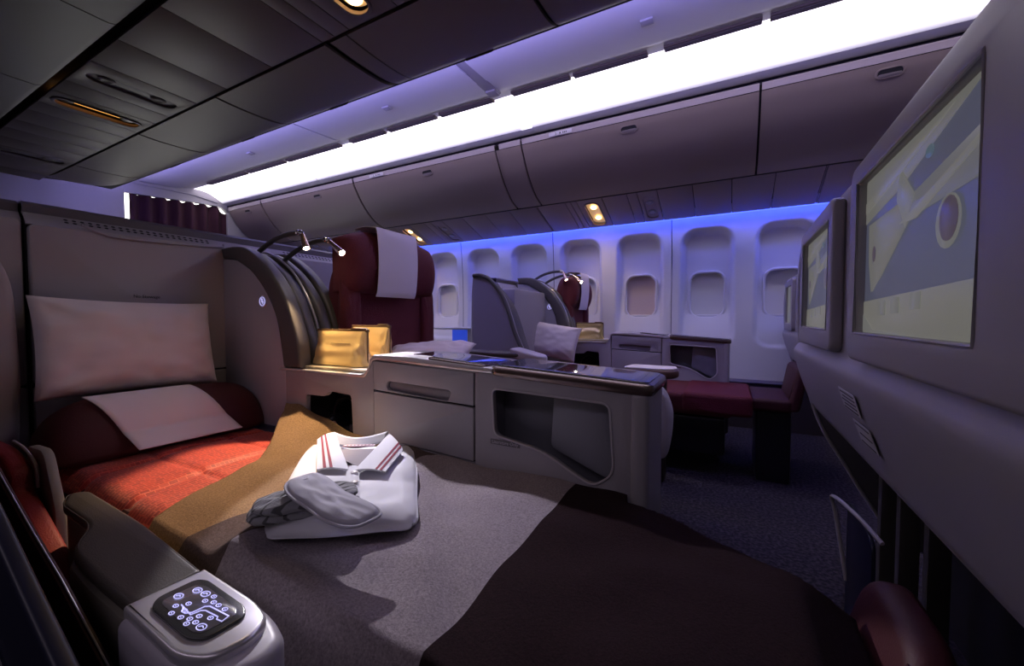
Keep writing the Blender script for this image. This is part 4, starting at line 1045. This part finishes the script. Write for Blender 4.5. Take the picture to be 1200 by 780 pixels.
# far bed C with ottoman ------------------------------------------------------
T = thing('bed_seat', 'dark red flat bed seat across the aisle below the windows', 'bed', (-.5, 2.72, 0))
cushion('mattress', (-1.5, 2.46, .34), (.02, 2.985, .462), REDF, T, .035)
cushion('foot_cushion', (-.24, 2.45, .355), (.11, 2.98, .470), mat('bright_maroon_fabric', (.13, .006, .02), .7, bump=.5, bscale=200, var=.25, vscale=70), T, .03)
box('bed_frame', (-1.4, 2.50, .12), (-.02, 2.95, .33), BLACK, T, .02)
def ottoman(x0, y0, y1, zc, label, h=.20, lean=.045, xb=.30, topr=.05):
    T = thing('ottoman', label, 'ottoman', ((x0 + xb) / 2, (y0 + y1) / 2, 0))
    cushion('foot_pad', (x0, y0, zc - .07), (xb, y1, zc), REDL, T, .025)
    M = Matrix(((1, 0, lean / h, -lean / h * zc), (0, 1, 0, 0), (0, 0, 1, 0), (0, 0, 0, 1)))
    slab('back_pad', [round_poly([(y0, zc - .06), (y0, zc + h, topr), (y1, zc + h, topr), (y1, zc - .06)], .02, 8)], 'x', xb - .012, xb + .04, REDL, T, .02, 60, res=5, M=M)
    box('pedestal', (x0 + .03, y0 + .04, 0), (xb, y1 - .04, zc - .07), BLACK, T, .015)
    tube('seam', [(xb - .016 + lean * t, y0 + .03 + 0 * t, zc + h * t * .8) for t in (0, .5, 1)], .002, REDL, T, 6)
ottoman(.10, 2.52, 2.97, .455, 'small maroon foot rest with upright back beyond the aisle', .17, .03, .29)
ottoman(.13, .66, .90, .335, 'maroon leather foot rest with upright back at the foot of the near bed, lower right', .125, .03, .195, .09)

# ================================================================ MONITOR WALL
def monitor_wall(xf, ya, yb, mons, label, endy):
    T = thing('monitor_shell', label, 'seat shell', (xf + .2, (ya + yb) / 2, 0))
    prof = smooth_line([(xf + .40, 1.19), (xf + .10, 1.188), (xf + .045, 1.182), (xf + .018, 1.168), (xf + .006, 1.14)], 4) + [(xf + .006, .80)] + \
        smooth_line([(xf - .002, .79), (xf - .010, .765), (xf + .005, .70), (xf + .028, .63), (xf + .048, .585), (xf + .09, .57), (xf + .35, .57)], 4)
    extrude_profile('shell_body', prof, 'y', ya, yb, SHELL, T, .012, inn=(xf + .4, .9))
    extrude_profile('top_groove', [(xf + .052, 1.1875), (xf + .060, 1.1895)], 'y', ya, yb, DARK, T, .003)
    # end cap and its thin pale edge
    ep = smooth_line([(xf + .012, 1.16), (xf + .0, 1.01), (xf + .006, .80), (xf + .022, .71), (xf + .042, .604), (xf + .078, .5), (xf + .139, .39), (xf + .20, .28), (xf + .29, .14)], 4)
    slab('end_cap', [ep + [(xf + .5, .14), (xf + .5, 1.16)]], 'y', yb, yb + .03, mat('dark_shell_side', (.16, .15, .17), .4), T, .005)
    tube('edge_trim', [(p[0], yb + .0, p[1]) for p in ep], .0055, SHELL2, T, 8)
    for mi, (m0, m1, z0, z1, lab, scr) in enumerate(mons):
        fr = slab('monitor_frame', [round_poly([(m0 - (.12 if mi == 0 else .045), z0 - .050), (m1 + .052, z0 - .050), (m1 + .048, z1 + .035), (m0 - (.12 if mi == 0 else .045), z1 + .045)], .03), rrect(m0, z0, m1, z1, .006)], 'x', xf - .018, xf + .006, SHELL, T, .007, res=3)
        tube('frame_lip', [(xf - .017, m0 - .002, z0 - .002), (xf - .017, m1 + .002, z0 - .002), (xf - .017, m1 + .002, z1 + .002), (xf - .017, m0 - .002, z1 + .002)], .0025, SHELL2, fr, 6, closed=True)
        S_ = box('screen', (xf - .004, m0 - .003, z0 - .003), (xf + .004, m1 + .003, z1 + .003), scr, T, 0)
        if mi == 0 and lab: screen_art(T, S_, xf - .0045, m0, m1, z0, z1)
        if mi == 1 and lab: screen_art(T, S_, xf - .0045, m0, m1, z0, z1)
    return T
E_ = .30
SB = glow_flat('screen_blue_grey', (.15, .16, .24), .36)
C1 = glow_flat('screen_cream', (.36, .35, .31), .36)
C2 = glow_flat('screen_pale', (.33, .33, .31), .36)
C3 = glow_flat('screen_grey', (.24, .24, .25), .42)
C4 = glow_flat('screen_olive', (.27, .265, .24), .42)
C5 = glow_flat('screen_mauve', (.13, .10, .13), .42)
C6 = glow_flat('screen_teal', (.13, .20, .25), .42)
def screen_art(T, S_, x, m0, m1, z0, z1):
    U = lambda u, v: (m1 - u * (m1 - m0), z0 + v * (z1 - z0))   # u left->right in view, v upwards
    def poly(name, pts, m, d): slab(name, [[U(u, v) for u, v in pts]], 'x', x - d - .0003, x - d, m, S_, .0001)
    poly('picture_area', [(.0, .0), (1, .0), (1, .245), (0, .205)][:4], C1, .0002)
    poly('picture_area', [(.0, .0), (.0, .12), (.14, .02), (.55, .0)], C2, .0008)
    poly('picture_area', [(0, 1), (0, .72), (.42, .80), (.75, .92), (.98, 1.0)], C4, .0002)
    poly('picture_area', [(.98, .82), (1, .62), (.45, .60), (.12, .26), (.09, .30), (.12, .44), (.42, .70)], C3, .0003)
    poly('picture_area', [(.05, .70), (.44, .72), (.50, .60), (.22, .34), (.10, .26), (.06, .45)], C4, .0006)
    poly('picture_area', [(0.0, .86), (.0, .79), (.36, .86), (.70, .95), (.80, .985)], C1, .0009)
    poly('picture_area', [(.40, .90), (.53, .72), (.46, .56), (.37, .74)], C2, .0008)
    poly('picture_area', [(.40, .60), (1, .80), (1, .77), (.55, .585)], C1, .0009)
    for k, (u, v) in enumerate(((.20, .155), (.34, .165), (.52, .18))):
        slab('picture_area', [rrect(*(U(u + .085, v - .045)), *(U(u, v + .045)), .003)], 'x', x - .0012, x - .0008, C2, S_, .0001)
    for (u, v, ru, rv, mt, d) in ((.77, .50, .075, .115, C2, .0010), (.775, .51, .055, .095, C5, .0014), (.13, .50, .022, .05, C5, .0010), (.64, .86, .03, .03, C6, .0012)):
        slab('picture_area', [[U(u + ru * math.cos(R(a)), v + rv * math.sin(R(a))) for a in range(0, 360, 20)]], 'x', x - d - .0003, x - d, mt, S_, .0001)
    gl = mat('screen_glass', (.02, .02, .025), .06)
MW = monitor_wall(.206, -.4, 1.72, [(.51, .905, .857, 1.11, 'a', SB), (1.145, 1.50, .857, 1.098, 'b', SB)], 'long grey seat back wall with two large lit screens on the right', 1.72)
MF = monitor_wall(.36, 2.50, 3.74, [(2.62, 2.93, .85, 1.10, None, C3), (3.2, 3.5, .85, 1.10, None, C3)], 'distant grey seat back shell with dark screens near the last window', 3.7)
# instruction labels on the lower shell
for (ya, yb, za, zb, nl_, lab) in ((.925, 1.045, .702, .742, 5, 0), (.885, .99, .648, .690, 3, 1)):
    xc_, sl_, zc_ = (.2015, -.29, .722) if lab == 0 else (.2165, -.35, .669)
    Ms = Matrix(((1, 0, sl_, -sl_ * zc_), (0, 1, 0, 0), (0, 0, 1, 0), (0, 0, 0, 1)))
    L_ = slab('instruction_label', [rrect(ya, za, yb, zb, .003)], 'x', xc_ - .001, xc_, LABELM, MW, .0003, M=Ms)
    for k in range(nl_):
        z = zb - .006 - k * (zb - za - .010) / max(1, nl_ - 1)
        box('label_line', (xc_ - .0016, ya + .010, z - .0012), (xc_ - .0008, yb - .010 - .012 * (k % 2), z + .0012), INK, L_, 0, M=Ms)
# struts, stowage tray and underside by the floor
for (y, x) in ((1.46, .37), (1.32, .37), (1.22, .39)):
    box('strut', (x, y - .014, 0), (x + .04, y + .014, .575), DRIM, MW, .006)
box('underside_panel', (.55, -.4, 0), (.57, 1.72, .6), DARK, MW, 0)
T = thing('stowage_tray', 'thin grey-edged dark tray standing near the floor by the monitor wall', 'tray', (.26, 1.2, 0))
tube('tray_rim', smooth_line([(.235, 1.13, .30), (.215, 1.14, .44), (.205, 1.12, .487), (.225, 1.03, .49), (.25, .96, .47)], 6), .004, SHELL2, T, 8)
slab('tray_panel', [round_poly([(.96, .0), (1.14, .0), (1.14, .48), (.96, .47)], .03)], 'x', .235, .242, NAVY, T, .002)

# ================================================================ LOWER-LEFT NEIGHBOURING SEAT
T = thing('side_cushion', 'dark red upholstered bolster in the lower left, beyond the olive armrest', 'cushion', (-1.5, .28, 0))
slab('red_pad', [round_poly([(-1.95, .30), (-1.95, .555), (-1.60, .558), (-1.53, .552, .03), (-1.455, .525, .03), (-1.452, .478), (-1.33, .430), (-1.21, .378), (-.85, .25), (-.85, .15)], .02)], 'y', .265, .305, DIMRED, T, .012, res=3)
tube('pale_edge', smooth_line([(-1.62, .306, .565), (-1.53, .306, .559), (-1.45, .306, .532), (-1.44, .306, .480)], 5), .0035, SHELL, T, 8)
T = thing('side_bracket', 'small pale grey bracket panel between the red bolster and the bed', 'panel', (-1.42, .33, 0))
slab('bracket_panel', [round_poly([(-1.56, .2), (-1.56, .56), (-1.44, .565, .03), (-1.37, .44, .03), (-1.35, .2)], .02)], 'y', .315, .335, mat('bracket_grey', (.30, .28, .24), .45), T, .005)
T = thing('aisle_panel', 'dark maroon panel with thin silver edge in the lower left corner', 'panel', (-1, .2, 0))
slab('maroon_panel', [[(-1.9, .90), (-1.15, .600), (-.972, .537), (-.853, .499), (-.695, .437), (-.45, .34), (-.45, .1), (-1.9, .1)]], 'y', .195, .205, mat('maroon_dark_panel', (.05, .006, .01), .5), T, .002)
tube('silver_edge', [(-1.9, .2, .902), (-1.15, .2, .602), (-.972, .2, .539), (-.853, .2, .501), (-.695, .2, .439), (-.45, .2, .342)], .0012, SILVER, T, 8)
T = thing('aisle_panel', 'glossy navy side panel filling the lower left corner', 'panel', (-.9, .16, 0))
slab('navy_panel', [[(-1.8, .95), (-.926, .622), (-.76, .551), (-.625, .496), (-.45, .42), (-.45, .05), (-1.8, .05)]], 'y', .14, .16, NAVY, T, .006, res=3)
tube('navy_moulding', smooth_line([(-1.15, .138, .56), (-.946, .138, .475), (-.863, .138, .44), (-.774, .138, .405), (-.65, .138, .36)], 5), .008, NAVY, T, 8)

# far window-side pocket glow (small lit stowage behind the maroon seat)
T = thing('side_console', 'small window-side console with blue-lit pocket behind the maroon seat', 'console', (-2.3, 3.25, 0))
box('top', (-2.62, 3.16, .775), (-2.14, 3.60, .792), SILVER, T, .004)
box('body', (-2.62, 3.20, .0), (-2.14, 3.60, .60), SHELL, T, .004)
box('post', (-2.19, 3.18, .0), (-2.14, 3.60, .775), SHELL, T, .004)
box('pocket_light', (-2.60, 3.50, .60), (-2.20, 3.52, .77), BLUEG, T, 0)

# ================================================================ READING LAMP LIGHT AND ADDED POUCH SPOT
p, d = lA; spot('reading_lamp_light', p, (-1.25, .70, .44), 50, (1, .68, .38), 46, .45, .010)
p, d = lA2; spot('reading_lamp_light', p, (-.68, .74, .45), 44, (.97, .91, 1), 44, .12, .008)
spot('pouch_spot_light', (-1.47, .975, 1.13), (-1.27, 1.12, .75), 13, (1, .70, .34), 44, .4, .012)  # added spot to brighten the pouch fronts, hung free below the first lamp head
spot('pouch_spot_light', (XW(-1.46), 3.1, 1.17), (XW(-1.2), 3.08, .72), 1.6, (1, .78, .45), 90, .4, .012)
spot('reading_lamp_light', (-.55, 2.5, 1.7), (-.38, 2.32, .6), 5, (1, .85, .68), 16, .3, .012)

# ================================================================ GROUPS OF LIKE THINGS
GROUPS = {'overhead_bin': 'overhead lockers along the window side', 'centre_bin': 'centre overhead lockers', 'opposite_bin': 'dark lockers left of the centre groove',
          'ceiling_light': 'reading light units in the service strips', 'air_vent': 'oval air outlets in the service strips', 'amenity_pouch': 'amenity pouches on the consoles',
          'pillow': 'white pillows', 'seat_shell': 'seat back shells', 'centre_console': 'seat consoles', 'privacy_divider': 'arched dividers with lamps',
          'antimacassar': 'white headrest cloths', 'ottoman': 'maroon foot rests', 'headset': 'headsets in the console recesses'}
for o in list(bpy.data.objects):
    if o.parent is None and 'category' in o and 'group' not in o:
        g = GROUPS.get(o.name.split('.')[0])
        if g: o['group'] = g
